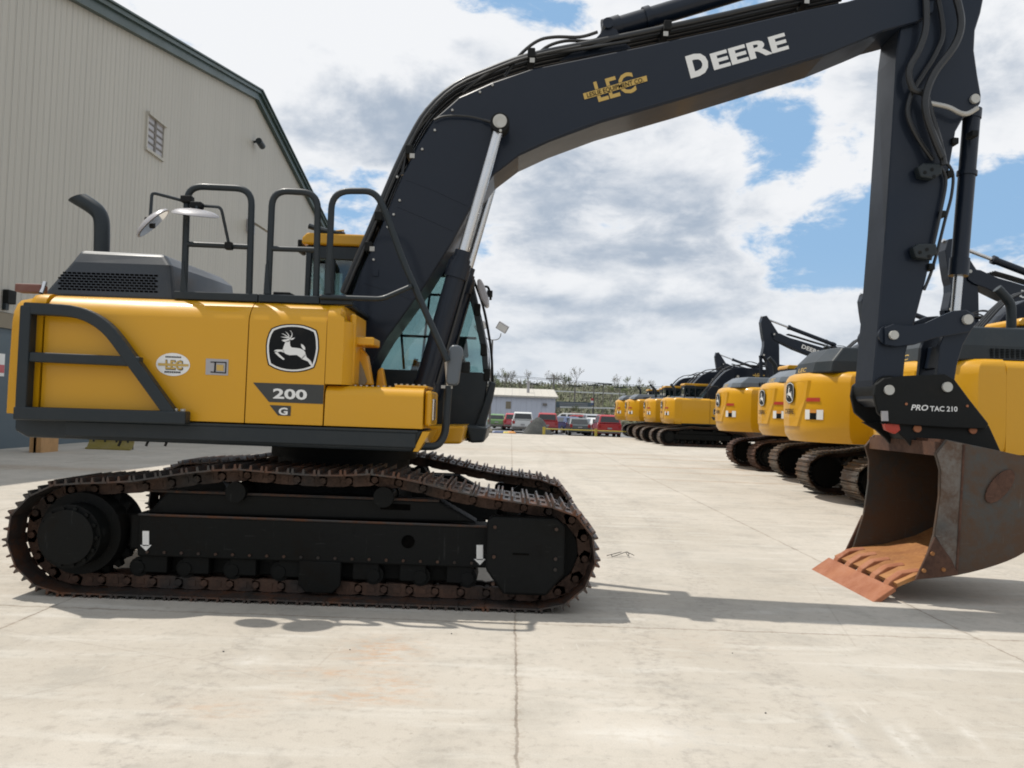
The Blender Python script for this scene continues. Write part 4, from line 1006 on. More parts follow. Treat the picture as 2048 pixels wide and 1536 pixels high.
# rear view mirrors on the first handrail
def ellipsoid_shell(mb, c, u, v, w_, n=24, rings=5):
    rg = []
    for k in range(rings+1):
        t_ = k/rings*math.pi/2; s_ = math.cos(t_); h_ = math.sin(t_)
        rg.append([c+u*math.cos(2*math.pi*i/n)*max(s_,.02)+v*math.sin(2*math.pi*i/n)*max(s_,.02)+w_*h_ for i in range(n)])
    mb.loft(rg)
ym_ = -1.30
a = MB(); c_ = P3(307,447,ym_); e1_ = P3(335,420,ym_)-c_; ellipsoid_shell(a, c_, e1_*1.02, Vector((.0,.12,.030)), Vector((e1_.z,0,-e1_.x)).normalized()*-.06); mr = build('side_mirror', a, 'mirrorback', EX, smooth=True)
a = MB(); nrm = Vector((e1_.z,0,-e1_.x)).normalized(); a.add([c_+nrm*.004+e1_*math.cos(k*math.pi/12)*.93+Vector((.0,.11,.028))*math.sin(k*math.pi/12)*.93 for k in range(24)],[list(range(24))]); build('mirror_glass', a, 'mirror', mr)
a = MB(); a.tube(fillet([P3(376,404,yR-.02),P3(304,385,ym_+.04),P3(300,443,ym_)],.03,4),.0125,8); build('mirror_arm', a, 'dark', mr, smooth=True)
a = MB(); c_ = P3(300,443,ym_); a.box((c_.x-.035,c_.y-.03,c_.z-.05),(c_.x+.035,c_.y+.03,c_.z+.03)); c_ = P3(375,400,yR-.02); a.box((c_.x-.045,c_.y-.04,c_.z-.025),(c_.x+.045,c_.y+.035,c_.z+.03)); build('mirror_clamp', a, 'black', mr, bevel=.01)
a = MB(); c_ = P3(391,430,yR-.14); e1_ = P3(437,436,yR-.14)-c_; ellipsoid_shell(a, c_, e1_, Vector((0,.17,.040)), Vector((0,0,.05))); mr = build('side_mirror', a, 'mirrorback', EX, smooth=True)
a = MB(); a.add([c_-Vector((0,0,.004))+e1_*math.cos(k*math.pi/12)*.93+Vector((0,.16,.037))*math.sin(k*math.pi/12) for k in range(24)],[list(range(24))]); build('mirror_glass', a, 'mirror', mr)
a = MB(); a.tube([P3(393,428,yR-.14),P3(394,409,yR-.10)],.014,8); a.tube(fillet([P3(380,410,yR-.02),P3(442,414,yR-.10),P3(459,494,yR-.02)],.04,4),.0125,8); build('mirror_arm', a, 'dark', mr, smooth=True)
a = MB(); c_ = P3(394,411,yR-.08); a.box((c_.x-.045,c_.y-.04,c_.z-.025),(c_.x+.045,c_.y+.04,c_.z+.025)); c_ = P3(458,492,yR-.02); a.box((c_.x-.03,c_.y-.03,c_.z-.03),(c_.x+.03,c_.y+.03,c_.z+.03)); build('mirror_clamp', a, 'black', mr, bevel=.01)
# clutter on the deck
a = MB(); c_ = P3(408,588,-.5); a.loft([[Vector((c_.x-.12+.0,-.75,ZT)),Vector((c_.x+.16,-.75,ZT)),Vector((c_.x+.16,-.45,ZT)),Vector((c_.x-.12,-.45,ZT))],[Vector((c_.x-.06,-.7,ZT+.13)),Vector((c_.x+.1,-.7,ZT+.13)),Vector((c_.x+.1,-.5,ZT+.13)),Vector((c_.x-.06,-.5,ZT+.13))]]); build('deck_cover', a, 'black', EX, bevel=.02)
a = MB(); c_ = P3(456,585,-.7); a.cyl((c_.x,-.7,ZT),(c_.x,-.7,ZT+.10),.03,14); a.cyl((c_.x+.08,-.72,ZT),(c_.x+.12,-.72,ZT+.11),.022,10); build('filler_cap', a, 'steel', EX, smooth=True)
a = MB(); x_ = L(574,580,-.3); a.box((x_[0]-.09,-.42,ZT),(x_[0]+.06,-.2,ZT+.14)); build('deck_box', a, 'yellow', EX, bevel=.015)
a = MB(); a.box((x_[0]-.09,-.42,ZT+.142),(x_[0]+.06,-.2,ZT+.19)); build('deck_box_lid', a, 'black', EX, bevel=.01)

# cab on the far side
cy0, cy1 = .45, 1.35
def C3(px,py,y=cy0): return P3(px,py,y)
ci = EX
prof = [(-.56,1.18),(-.56,3.05),(.93,3.02),(1.07,2.84),(1.18,2.45),(1.27,2.10),(1.295,1.80),(1.25,1.45),(1.20,1.18)]
def cab(par, full=True, dx=0.):
    rf_ = MB(); rf_.prism([(-.60,3.07),(-.60,3.14),(-.55,3.19),(.88,3.18),(.98,3.12),(1.0,3.06)], cy0-.03, cy1+.03)
    cb = MB()
    for y0_,y1_ in ((cy0,cy0+.06),(cy1-.06,cy1)):
        # sill panel below glass, window posts and header
        cb.prism([(-.56,1.18),(-.56,1.86),(1.24,1.86),(1.29,1.80),(1.25,1.45),(1.20,1.18)], y0_, y1_)
        cb.prism([(-.56,1.861),(-.56,3.065),(-.50,3.065),(-.53,1.861)], y0_, y1_)
        cb.prism([(-.36,1.861),(-.37,2.999),(-.27,2.999),(-.25,1.861)], y0_+.004, y1_-.004)
        cb.prism([(-.499,2.93),(-.499,3.065),(.95,3.065),(.95,2.93)], y0_, y1_)
        cb.prism([(.951,3.065),(.951,2.93),(1.02,2.80),(1.13,2.42),(1.215,2.08),(1.24,1.861),(1.294,1.861),(1.27,2.12),(1.185,2.46),(1.075,2.86),(1.0,3.0)], y0_, y1_)
    # rear and cross bars
    cb.box((-.559,cy0+.061,1.18),(-.52,cy1-.061,1.86)); cb.box((-.559,cy0+.061,2.95),(-.52,cy1-.061,3.065)); cb.box((.90,cy0+.061,2.93),(.98,cy1-.061,3.06))
    cb.prism([(1.2,1.18),(1.25,1.45),(1.285,1.72),(1.24,1.72),(1.2,1.45),(1.15,1.18)],cy0+.061,cy1-.061)
    cb.box((-.5,cy0+.061,1.18),(1.15,cy1-.061,1.22))
    body = build('cab', cb, 'dark', par, bevel=.008, seg=1)
    build('cab_roof', rf_, 'yellow', body, bevel=.02)
    a = MB()
    a.prism([(-.529,1.862),(-.50,2.929),(-.371,2.929),(-.361,1.862)], cy0+.02, cy0+.028)
    a.prism([(-.249,1.862),(-.269,2.929),(.95,2.929),(1.02,2.80),(1.13,2.42),(1.215,2.08),(1.238,1.862)], cy0+.02, cy0+.028)
    a.prism([(-.52,1.862),(-.49,2.929),(.95,2.929),(1.02,2.80),(1.13,2.42),(1.215,2.08),(1.238,1.862)], cy1-.028, cy1-.02)
    build('cab_window', a, 'glass', body)
    a = MB(); gp = [(1.285,1.725),(1.27,2.11),(1.18,2.46),(1.072,2.85),(.985,3.03)]
    a.loft([[Vector((x,cy0+.061,z)),Vector((x,cy1-.061,z)),Vector((x-.008,cy1-.061,z)),Vector((x-.008,cy0+.061,z))] for x,z in gp])
    build('windscreen', a, 'glass', body)
    a = MB(); a.add([Vector((-.54,cy0+.061,1.861)),Vector((-.54,cy1-.061,1.861)),Vector((-.54,cy1-.061,2.949)),Vector((-.54,cy0+.061,2.949))],[(0,1,2,3)]); build('rear_window', a, 'glass', body)
    # seat and levers
    a = MB(); a.box((.0,.66,1.50),(.52,1.14,1.66)); a.prism([(.0,1.60),(-.14,2.20),(-.02,2.26),(.12,1.66)],.68,1.12); a.prism([(-.12,2.30),(-.15,2.50),(-.06,2.52),(-.03,2.3)],.78,1.02)
    se = build('seat', a, 'seat', body, bevel=.04, seg=3)
    a = MB(); a.box((.05,.54,1.66),(.55,.63,1.76)); a.box((.05,1.17,1.66),(.55,1.26,1.76)); a.tube([(.5,.58,1.76),(.56,.58,1.98)],.022,8); a.tube([(.5,1.22,1.76),(.56,1.22,1.98)],.022,8); build('armrest', a, 'interior', body)
    if full:
        a = MB()   # monitor, consoles, mesh bars of the right window
        a.prism(LP([(1006+56,0)],cy0) and [(.95,2.0),(.92,2.20),(1.05,2.22),(1.08,2.02)], .55,.75)
        a.prism([(.72,1.86),(.80,2.14),(.90,2.20),(1.0,2.12),(1.05,1.90),(1.02,1.86)],.98,1.12)
        a.box((.55,.52,1.72),(1.1,.70,1.95)); build('console', a, 'interior', body, bevel=.02)
        a = MB()
        for z in (2.20,2.62): a.box((-.07,cy0+.035,z-.012),(1.16 if z<2.5 else 1.04,cy0+.05,z+.012))
        for x0,x1 in ((.62,.70),(.45,.33)): bar(a,(x0,cy0+.06,1.87),(x1,cy0+.06,2.92),.022,.022)
        build('guard_bar', a, 'black', body)
        a = MB(); a.prism(LP([(664,492),(664,528),(676,536),(686,548),(700,548),(712,530),(730,510),(735,492)],cy1-.1),cy1-.10,cy1-.085); build('sun_blind', a, 'interior', body, bevel=.03)
        # lamp bar, beacon arm on the roof
        a = MB(); a.tube([C3(618,452),C3(650,462),C3(690,468)],[.028,.03,.016],8); build('roof_lamp_arm', a, 'dark', body, smooth=True)
        a = MB(); a.box((C3(640,460).x,cy0+.1,3.19),(C3(655,460).x,cy0+.3,3.23)); a.tube([C3(672,462),C3(688,461),C3(686,466)],.01,6); build('roof_hatch', a, 'yellow', body)
        a = MB(); a.box((C3(589,500).x,cy0+.1,C3(589,500).z),(C3(598,480).x,cy0+.3,C3(589,474).z)); build('rear_lamp', a, 'black', body, bevel=.01)
    return body
cb = cab(EX)
# cab front hardware: long curved bar, bottom fairing, mirrors, handle
a = MB(); q = catmull([P3(px,py,.50) for px,py in ((937,535),(952,572),(966,612),(976,660),(983,710),(985,765))],4); a.tube(q,.013,8); wb = build('wiper_arm', a, 'black', EX, smooth=True)
a = MB(); a.prism(LP([(980,762),(992,766),(985,800),(972,845),(966,884),(935,884),(950,850),(966,808)],.42),.40,.52); build('front_fairing', a, 'dark', EX, bevel=.015)
a = MB(); q = [P3(px,py,.35) for px,py in ((955,563),(962,561),(970,575),(978,600),(979,615),(972,618),(962,600),(956,580))]; a.prism([(v.x,v.z) for v in q],.20,.36); mr = build('front_mirror', a, 'mirrorback', EX, bevel=.02, seg=2)
a = MB(); a.tube(fillet([P3(962,575,.34),P3(976,572,.34),P3(981,590,.34),P3(981,600,.34)],.03,3),.012,8); a.box((P3(974,588,.3).x,.25,P3(974,593,.3).z),(P3(985,588,.3).x,.35,P3(974,582,.3).z)); build('mirror_arm', a, 'black', mr, smooth=True)
a = MB()
for px,py in ((943,575),(955,620),(967,700),(974,750)): c_ = P3(px,py,.47); a.box((c_.x-.03,.43,c_.z-.06),(c_.x+.03,.5,c_.z+.06))
build('door_hinge', a, 'black', EX, bevel=.01)
# yellow cab platform beyond the tool box
a = MB(); a.prism(LP([(846,852),(930,852),(922,888),(850,888),(840,884)],-.6),-.60,.40); build('cab_platform', a, 'yellow', EX, bevel=.02)
a = MB(); a.prism(LP([(930,850),(975,855),(968,885),(940,886)],-.1),-.10,1.30); build('cab_base', a, 'dark', EX, bevel=.02)
# near front mirror on its step rail
yM = -1.05
a = MB(); a.tube(fillet([P3(833,893,-1.2),P3(875,893,-1.1),P3(890,870,yM),P3(897,772,yM)],.09,6),.031,12); sr = build('step_rail', a, 'dark', EX, smooth=True)
a = MB(); a.tube([P3(893,715,yM),P3(898,775,yM)],.02,8); c_ = P3(895,774,yM); a.box((c_.x-.05,c_.y-.02,c_.z-.012),(c_.x+.04,c_.y+.02,c_.z+.012)); build('mirror_stay', a, 'steel', sr)
q = [(903,690),(918,690),(926,697),(926,710),(918,765),(912,772),(895,770),(892,764),(897,700)]
a = MB(); a.prism(LP(q,yM-.06),yM-.08,yM-.02); mr = build('front_mirror', a, 'greyhood', EX, bevel=.02, seg=3)
a = MB(); c_ = P3(925,735,yM); a.box((c_.x-.02,c_.y,c_.z-.04),(c_.x+.06,c_.y+.05,c_.z+.05)); build('mirror_bracket', a, 'black', mr, bevel=.01)

# the boom assembly
bo, st = boom_group(EX)
# pipes and hoses on the boom back
ctr = [(700,592),(722,540),(758,458),(798,362),(834,286),(866,234),(916,188),(984,157),(1060,130),(1160,109),(1283,84),(1450,48),(1614,10),(1700,-8)]
ctrw = LP(ctr, -.1)
for i,(d,y,r) in enumerate(((.055,-.17,.030),(.075,-.09,.022),(.06,-.02,.026),(.065,.08,.026),(.06,.16,.026))):
    a = MB(); a.tube(catmull(offset_line(ctrw, d, y),3), r, 10); build('hydraulic_pipe', a, 'rubber', bo, smooth=True)
a = MB(); a.tube(catmull(offset_line(ctrw[:10], .02, -.24),3), .012, 6); build('wiring_loom', a, 'rubber', bo, smooth=True)
a = MB()
for px,py in ((742,500),(822,310),(1062,120),(1330,66),(1612,0),(762,440)):
    c_ = P3(px,py,-.1)
    a.box((c_.x-.035,-.26,c_.z-.04),(c_.x+.035,.2,c_.z+.05))
build('pipe_clamp', a, 'black', bo, bevel=.01)
a = MB()
for px,py in ((744,498),(824,312),(1064,121),(1331,68),(1613,3)):
    c_ = P3(px,py,-.26); a.box((c_.x-.02,-.268,c_.z-.02),(c_.x+.024,-.262,c_.z+.022))
for px,py in ((870,262),(905,222),(960,186),(985,172),(845,300),(800,402),(788,430),(776,455),(748,520),(795,355)):
    c_ = P3(px,py,-.25); a.cyl((c_.x,-.28,c_.z),(c_.x,-.255,c_.z),.011,8)
build('clamp_bolt', a, 'steel', bo)
a = MB()
for q,y in ((((1010,152),(1040,110),(1075,82),(1110,74),(1160,74),(1195,64)),-.15),(((1060,128),(1090,96),(1130,82),(1180,82),(1205,74)),-.08),(((925,185),(960,158),(1010,130),(1060,112),(1150,100),(1260,82)),-.2),(((805,350),(812,305),(835,262),(862,228)),-.22),(((1170,100),(1240,74),(1330,54),(1440,32),(1560,2)),-.18)):
    a.tube(catmull([P3(px,py,y) for px,py in q],5),.016,8)
build('boom_hose', a, 'rubber', bo, smooth=True)
a = MB(); a.tube(catmull([P3(px,py,-.30) for px,py in ((868,240),(885,233),(912,231),(945,234),(978,243))],4),.009,6); a.tube([P3(968,240,-.30),P3(984,245,-.32)],.014,8); build('grease_line', a, 'rubber', bo, smooth=True)
a = MB(); c_ = P3(1001,262,-.5); a.cyl((c_.x,-.52,c_.z),(c_.x,-.5,c_.z),.012,8); c_ = P3(1002,245,-.5); 
for rr,mt_ in ((.066,0),): a.cyl((c_.x,-.507,c_.z),(c_.x,-.502,c_.z),.045,20)
build('pin_cap', a, 'pin', bo, smooth=True)
a = MB(); a.box((P3(745,548,-.27).x,-.275,P3(745,552,-.27).z),(P3(757,540,-.27).x,-.262,P3(745,540,-.27).z)); build('boom_tag', a, 'boom', bo)
a = MB()
for q in (((812,360),(870,382),(934,412)),((795,414),(850,437),(908,463)),((727,566),(770,580),(826,600))): a.tube([P3(px,py,-BY) for px,py in q],.0035,5)  # ridges added along shading (dust tone) boundaries; the next tube is the weld
a.tube(catmull([P3(px,py,-BY) for px,py in ((1040,306),(1102,278),(1200,241),(1366,193),(1500,152),(1645,108))],3),.006,6)
build('boom_shading_and_weld', a, 'boom', bo, smooth=True)
# hoses on the near side of the stick
a = MB()
for q,y,r in ((((1850,-30),(1852,50),(1838,100),(1818,140),(1826,178),(1850,190),(1865,240),(1880,290),(1888,330)),-.30,.030),
              (((1905,-30),(1922,40),(1910,90),(1870,145),(1852,190),(1853,230),(1870,280),(1885,315)),-.36,.034),
              (((1870,-30),(1886,60),(1870,110),(1845,150),(1822,190),(1816,230),(1835,275),(1866,320)),-.26,.022),
              (((1886,318),(1905,345),(1903,390),(1890,440),(1875,500),(1862,545),(1848,580)),-.20,.014),
              (((1878,330),(1892,360),(1880,430),(1860,520)),-.24,.014)):
    a.tube(catmull([P3(px,py,y) for px,py in q],6),r,9)
build('stick_hose', a, 'rubber', st, smooth=True)
a = MB()
for q,r in ((((1858,206),(1895,214),(1920,226),(1936,227),(1955,216)),.022),):
    a.tube(catmull([P3(px,py,-.30) for px,py in q],5),r,9)
build('steel_pipe', a, 'steel', st, smooth=True)
a = MB()
for px,py in ((1848,345),(1838,505)):
    q = LP([(px-18,py-8),(px-6,py-16),(px+30,py-16),(px+32,py+4),(px+14,py+16),(px-12,py+12)],-.25); a.prism(q,-.30,-.21)
build('pipe_manifold', a, 'dark', st, bevel=.015)
a = MB()
for px,py in ((1848,345),(1838,505)):
    for dx_,dy_ in ((2,0),(16,-6),(20,8)): c_ = P3(px+dx_,py+dy_,-.30); a.cyl((c_.x,-.305,c_.z),(c_.x,-.30,c_.z),.016,10)
build('manifold_port', a, 'black', st)
a = MB()
for px,py in ((1880,430),(1895,350),(1858,535),(1905,285),(1944,270)):
    c_ = P3(px,py,-.18); a.box((c_.x-.03,-.24,c_.z-.03),(c_.x+.03,-.12,c_.z+.03))
build('hose_clip', a, 'black', st, bevel=.01)

# ------------------------------------------------------------------ parked excavators
def tail_x(y, tail, bulge): return -tail + bulge*min(1,abs(y)/1.35)**2.6
def parked(label, tail=2.8, bulge=.62, pose='low', big=False, shoe='shoe_bg', model='210', hood=True):
    par = empty('excavator', (0,0,0), label, 'excavator', 'parked yellow excavators')
    undercarriage(par, full=False, mat=shoe, hl=(1.72,1.80), n=46, ty=1.19, tw=.70)
    zb, zt = 1.10, 2.40
    def plan_(d, dz=0):
        pts = []
        for k in range(17):
            y = 1.33-2.66*k/16; pts.append((tail_x(y,tail,bulge)+d, y*(1-d*.5)))
        return [(-tail+bulge+.35, 1.33*(1-d*.5))]+pts+[(-tail+bulge+.35,-1.33*(1-d*.5))]
    a = MB(); lv = [(zb,.10),(zb+.12,.02),(zb+.3,0),(zt-.22,.0),(zt-.11,.025),(zt-.04,.07),(zt,.15)]
    a.loft([[Vector((x if 0<i<18 else -tail+bulge+.35,y,z)) for i,(x,y) in enumerate(plan_(d))] for z,d in lv])
    cw = build('counterweight', a, 'yellow', par, smooth=True)
    # raised V shaped centre panel and its lower recess
    a = MB()
    def sx(y,l=.0): return tail_x(y,tail,bulge)-l
    def patch(mb, y0, y1, z0, z1, l, n=5, sk=0.):
        for k in range(n):
            ya, yb = y0+(y1-y0)*k/n, y0+(y1-y0)*(k+1)/n; u0,u1 = k/n,(k+1)/n
            mb.add([(sx(ya,l),ya,z0+sk*0),(sx(yb,l),yb,z0),(sx(yb,l),yb,z1),(sx(ya,l),ya,z1)],[(0,1,2,3)])
    for sg in (-1,1):
        pts = [(.72*sg,zt-.16),(.66*sg,zt-.5),(.50*sg,zt-.85),(.42*sg,zb+.28)]
        for (ya,za),(yb,zb_) in zip(pts,pts[1:]):
            a.add([(sx(ya,.0),ya,za),(sx(yb,.0),yb,zb_),(sx(yb-.05*sg,.022),yb-.05*sg,zb_),(sx(ya-.05*sg,.022),ya-.05*sg,za)],[(0,1,2,3)])
            a.add([(sx(ya-.05*sg,.022),ya-.05*sg,za),(sx(yb-.05*sg,.022),yb-.05*sg,zb_),(sx(0,.022),0,zb_),(sx(0,.022),0,za)],[(0,1,2,3)])
    build('centre_panel', a, 'yellow', cw)
    A,B_,C_,D_ = MB(),MB(),MB(),MB()
    badge(A,B_,C_,D_, lambda u,v,l: Vector((-tail-.026-l, -(u-1562)/5.12/260*1.1, zt-.38-(v-290)/5.12/260*1.1)), .002)
    o_ = build('deer_badge', A, 'decal_black', cw); build('badge_ring', B_, 'white', o_); build('badge_field', C_, 'decal_black', o_); build('leaping_deer', D_, 'white', o_)
    a = MB(); put_text(a,'DEERE',Vector((-tail-.027,.24,zt-.78)),Vector((-tail-.027,-.24,zt-.78)),Vector((0,0,.09)),.02); build('rear_lettering', a, 'decal_black', cw)
    a = MB(); patch(a,-.62,-.92,zt-.55,zt-.48,.012); patch(a,.62,.92,zt-.55,zt-.48,.012); build('reflector_strip', a, 'red', cw)
    a = MB(); patch(a,-.60,-.98,zb+.42,zb+.60,.010,6); lb = build('warning_label', a, 'white', cw)
    a = MB(); patch(a,-.72,-.86,zb+.42,zb+.54,.014,3); build('label_picture', a, 'decal_black', lb)
    a = MB(); patch(a,-.72,-.86,zb+.54,zb+.60,.014,3); build('label_header', a, 'orange', lb)
    # side panels, deck, skirt
    x0 = -tail+bulge+.352
    for sg in (-1,1):
        if sg<0: segs = ((x0,.35,zb+.04,zt-.01),(.36,1.05,zb+.04,zt-.03),(1.06,1.95,zb+.04,zb+.78))
        else: segs = ((x0,-.62,zb+.04,zt-.01),)
        for i,(xa,xb,z0,z1) in enumerate(segs):
            a = MB(); near_panel(a, xa, xb-.008, z0, z1, -1.33, -.35, .12 if z1>2 else .07)
            if sg>0: a.v = [Vector((v.x,-v.y,v.z)) for v in a.v]
            build('side_panel', a, 'yellow', par, smooth=True)
    a = MB(); a.box((x0,-1.31,zb-.03),(1.9,1.31,zb+.035)); a.box((x0,-.34,zb+.04),(1.0,.34,zt-.3)); build('revolving_frame', a, 'dark', par, bevel=.02)
    a = MB(); f_ = lambda u,v,l=.003: Vector((.70+(u-582)/260, -1.33-l, 1.75-(v-700)/260))
    A,B_,C_,D_ = MB(),MB(),MB(),MB(); badge(A,B_,C_,D_, lambda u,v,l: f_(280+u/5.12,640+v/5.12,.002+l))
    o_ = build('deer_badge', A, 'decal_black', par); build('badge_ring', B_, 'white', o_); build('badge_field', C_, 'decal_black', o_); build('leaping_deer', D_, 'white', o_)
    a.add([f_(*q) for q in ((506,765),(648,765),(648,805),(538,805))],[(0,1,2,3)]); pl = build('model_decal', a, 'decal_grey', par)
    a = MB(); put_text(a,model,f_(556,797,.008),f_(620,797,.008),Vector((0,0,.078)),.02); build('model_number', a, 'white', pl)
    # hood, chamfered, with rear text and exhaust
    hz = (.46 if big else .30) if hood else .06; hx0 = -tail+.32; hx1 = .1; yw = 1.12
    a = MB()
    a.loft([[Vector((x,y,z)) for x,y in ((hx0+dx,-(yw-dy)),(hx0+dx-.14*(1-dx),-(yw-dy)*.55),(hx0+dx-.14*(1-dx),.35),(hx0+dx,.62-dy),(hx1-dx,.62-dy),(hx1-dx,-(yw-dy)))] for z,dx,dy in ((zt-.02,0,0),(zt+hz*.42,.05,.03),(zt+hz,.28,.14))])
    hd = build('engine_hood', a, 'greyhood' if not big else 'dark', par, bevel=.03, seg=2)
    a = MB()
    for i in range(6):
        for k in range(12): a.add([(hx0+.55+k*.07,-yw-.0+.028,zt+.03+i*.022),(hx0+.60+k*.07,-yw+.028,zt+.03+i*.022),(hx0+.60+k*.07,-yw+.03,zt+.042+i*.022),(hx0+.55+k*.07,-yw+.03,zt+.042+i*.022)],[(0,1,2,3)])
    for v in a.v: v.y -= .022
    build('grille_slots', a, 'void', hd)
    a = MB(); xx = hx0-.14-.002; dzx = (.05*(1.14))/(hz*.42+.02)
    p0_ = Vector((xx+dzx*.05,.20,zt+.03)); put_text(a,'LEC',p0_,p0_+Vector((0,-.42,0)),Vector((dzx*.08-.0,0,.08)),.02); build('hood_lettering', a, 'gold', hd)
    a = MB(); pth = catmull([(-1.25,-.45,zt+hz-.1),(-1.25,-.45,zt+hz+.25),(-1.27,-.45,zt+hz+.40),(-1.36,-.45,zt+hz+.52),(-1.46,-.45,zt+hz+.62)],4); a.tube(pth,.066,12); build('exhaust_pipe', a, 'dark', par, smooth=True)
    # handrails
    for xa,xb in ((.25,.8),(-.9,-.35)):
        a = MB(); a.tube(fillet([(xa,-1.1,zt-.05),(xa,-1.1,zt+.62),(xb,-1.1,zt+.62),(xb,-1.1,zt-.05)],.12,5),.022,8); build('handrail', a, 'dark', par, smooth=True)
    cab(par, full=False)
    RY = lambda c,t_: Matrix.Translation(c) @ Matrix.Rotation(t_,4,'Y') @ Matrix.Translation(-c)
    if pose == 'low': bo,st = boom_group(par, RY(FOOT,R(17)), RY(TIP,R(38)), detail=False)
    else: bo,st = boom_group(par, detail=False)
    T = RY(FOOT,R(17)) if pose=='low' else Matrix.Identity(4)
    a = MB(); put_text(a,'DEERE',P3(1578,96,-BY).xyz+Vector((0,2*BY+.005,0)),P3(1390,152,-BY)+Vector((0,2*BY+.005,0)),(P3(1570,58,-BY)-P3(1581,96,-BY)),.03); build('deere_lettering', a.xf(T), 'white', bo)
    a = MB(); put_text(a,'LEC',P3(1273,181,-BY)+Vector((0,2*BY+.005,0)),P3(1196,202,-BY)+Vector((0,2*BY+.005,0)),(P3(1187,167,-BY)-P3(1197,203,-BY)),.03); build('dealer_letters', a.xf(T), 'gold', bo)
    for i,(d,y,r) in enumerate(((.06,-.15,.024),(.065,-.05,.022),(.065,.06,.022),(.06,.16,.022))):
        a = MB(); a.tube(offset_line(ctrw, d, y), r, 6); build('hydraulic_pipe', a.xf(T), 'rubber', bo, smooth=True)
    a = MB()
    for q,y in ((((1000,150),(1040,105),(1090,72),(1150,68),(1205,72)),-.12),(((1040,135),(1080,98),(1130,80),(1190,80)),.1),(((960,170),(1010,118),(1060,95),(1110,100),(1150,112)),-.2)):
        a.tube(catmull([P3(px,py,y) for px,py in q],4),.018,6)
    build('boom_hose', a.xf(T), 'rubber', bo, smooth=True)
    return par
def put(o, label, x, y, rz=0.):
    o.location = (x,y,0); o.rotation_euler = (0,0,rz); o['label'] = label; return o
eA = parked('parked yellow excavator', model='245')
eB = parked('parked yellow excavator', tail=1.78, bulge=.40, model='75', hood=False)
eC = parked('parked yellow excavator', big=True, model='350')
eL = parked('parked yellow excavator', pose='main', model='210')
put(eC, 'nearest parked excavator, its yellow body right behind the bucket and coupler', 8.35, 12.2)
put(copy_tree(eC), 'second nearest parked excavator, orange letters on its grey hood, just left of the stick', 8.22, 16.0)
put(eA, 'parked excavator with rounded yellow tail, half hidden between two larger ones of the row', 9.05, 20.5)
rusty_ = put(copy_tree(eA), 'parked excavator with rusty tracks, leftmost of the three rounded yellow tails beside the stick', 9.08, 25.0)
for ch in [x for x in list(COL.objects) if x.parent == rusty_ and x.name.startswith('track') and len(x.data.polygons) > 500 and x.data.materials[0] == M['shoe_bg']]:
    ch.material_slots[0].link = 'OBJECT'; ch.material_slots[0].material = M['bucket_in']
put(eB, 'parked excavator seen side on with its whole cab and glass showing, middle of the row', 9.45, 42.0)
put(copy_tree(eB), 'parked excavator mostly hidden behind the one whose whole cab shows', 9.3, 46.5)
put(copy_tree(eA), 'second farthest parked excavator of the row, near the car park', 9.75, 50.0)
put(copy_tree(eA), 'farthest parked excavator at the left end of the row, next to the red vehicle', 9.6, 54.0)
# machines of the facing row: their stick ends reach over the first row
def facing(o, px, py, Y_, label):
    tip = UX  # noqa
    p = U(px,py,Y_); x = p.x + SEND.x; return put(o, label, x, Y_, math.pi)
facing(eL, 1885, 500, 21.5, 'excavator facing left whose raised stick end shows right of the bucket cylinder')
facing(copy_tree(eL), 1720, 603, 31.0, 'excavator facing left whose stick end peeks out left behind the large stick')
facing(copy_tree(eL), 1521, 645, 39.0, 'excavator facing left with DEERE in white on its long boom above the row')
facing(copy_tree(eL), 1430, 713, 62.0, 'farthest excavator facing left, only stick end and arm cylinder showing')

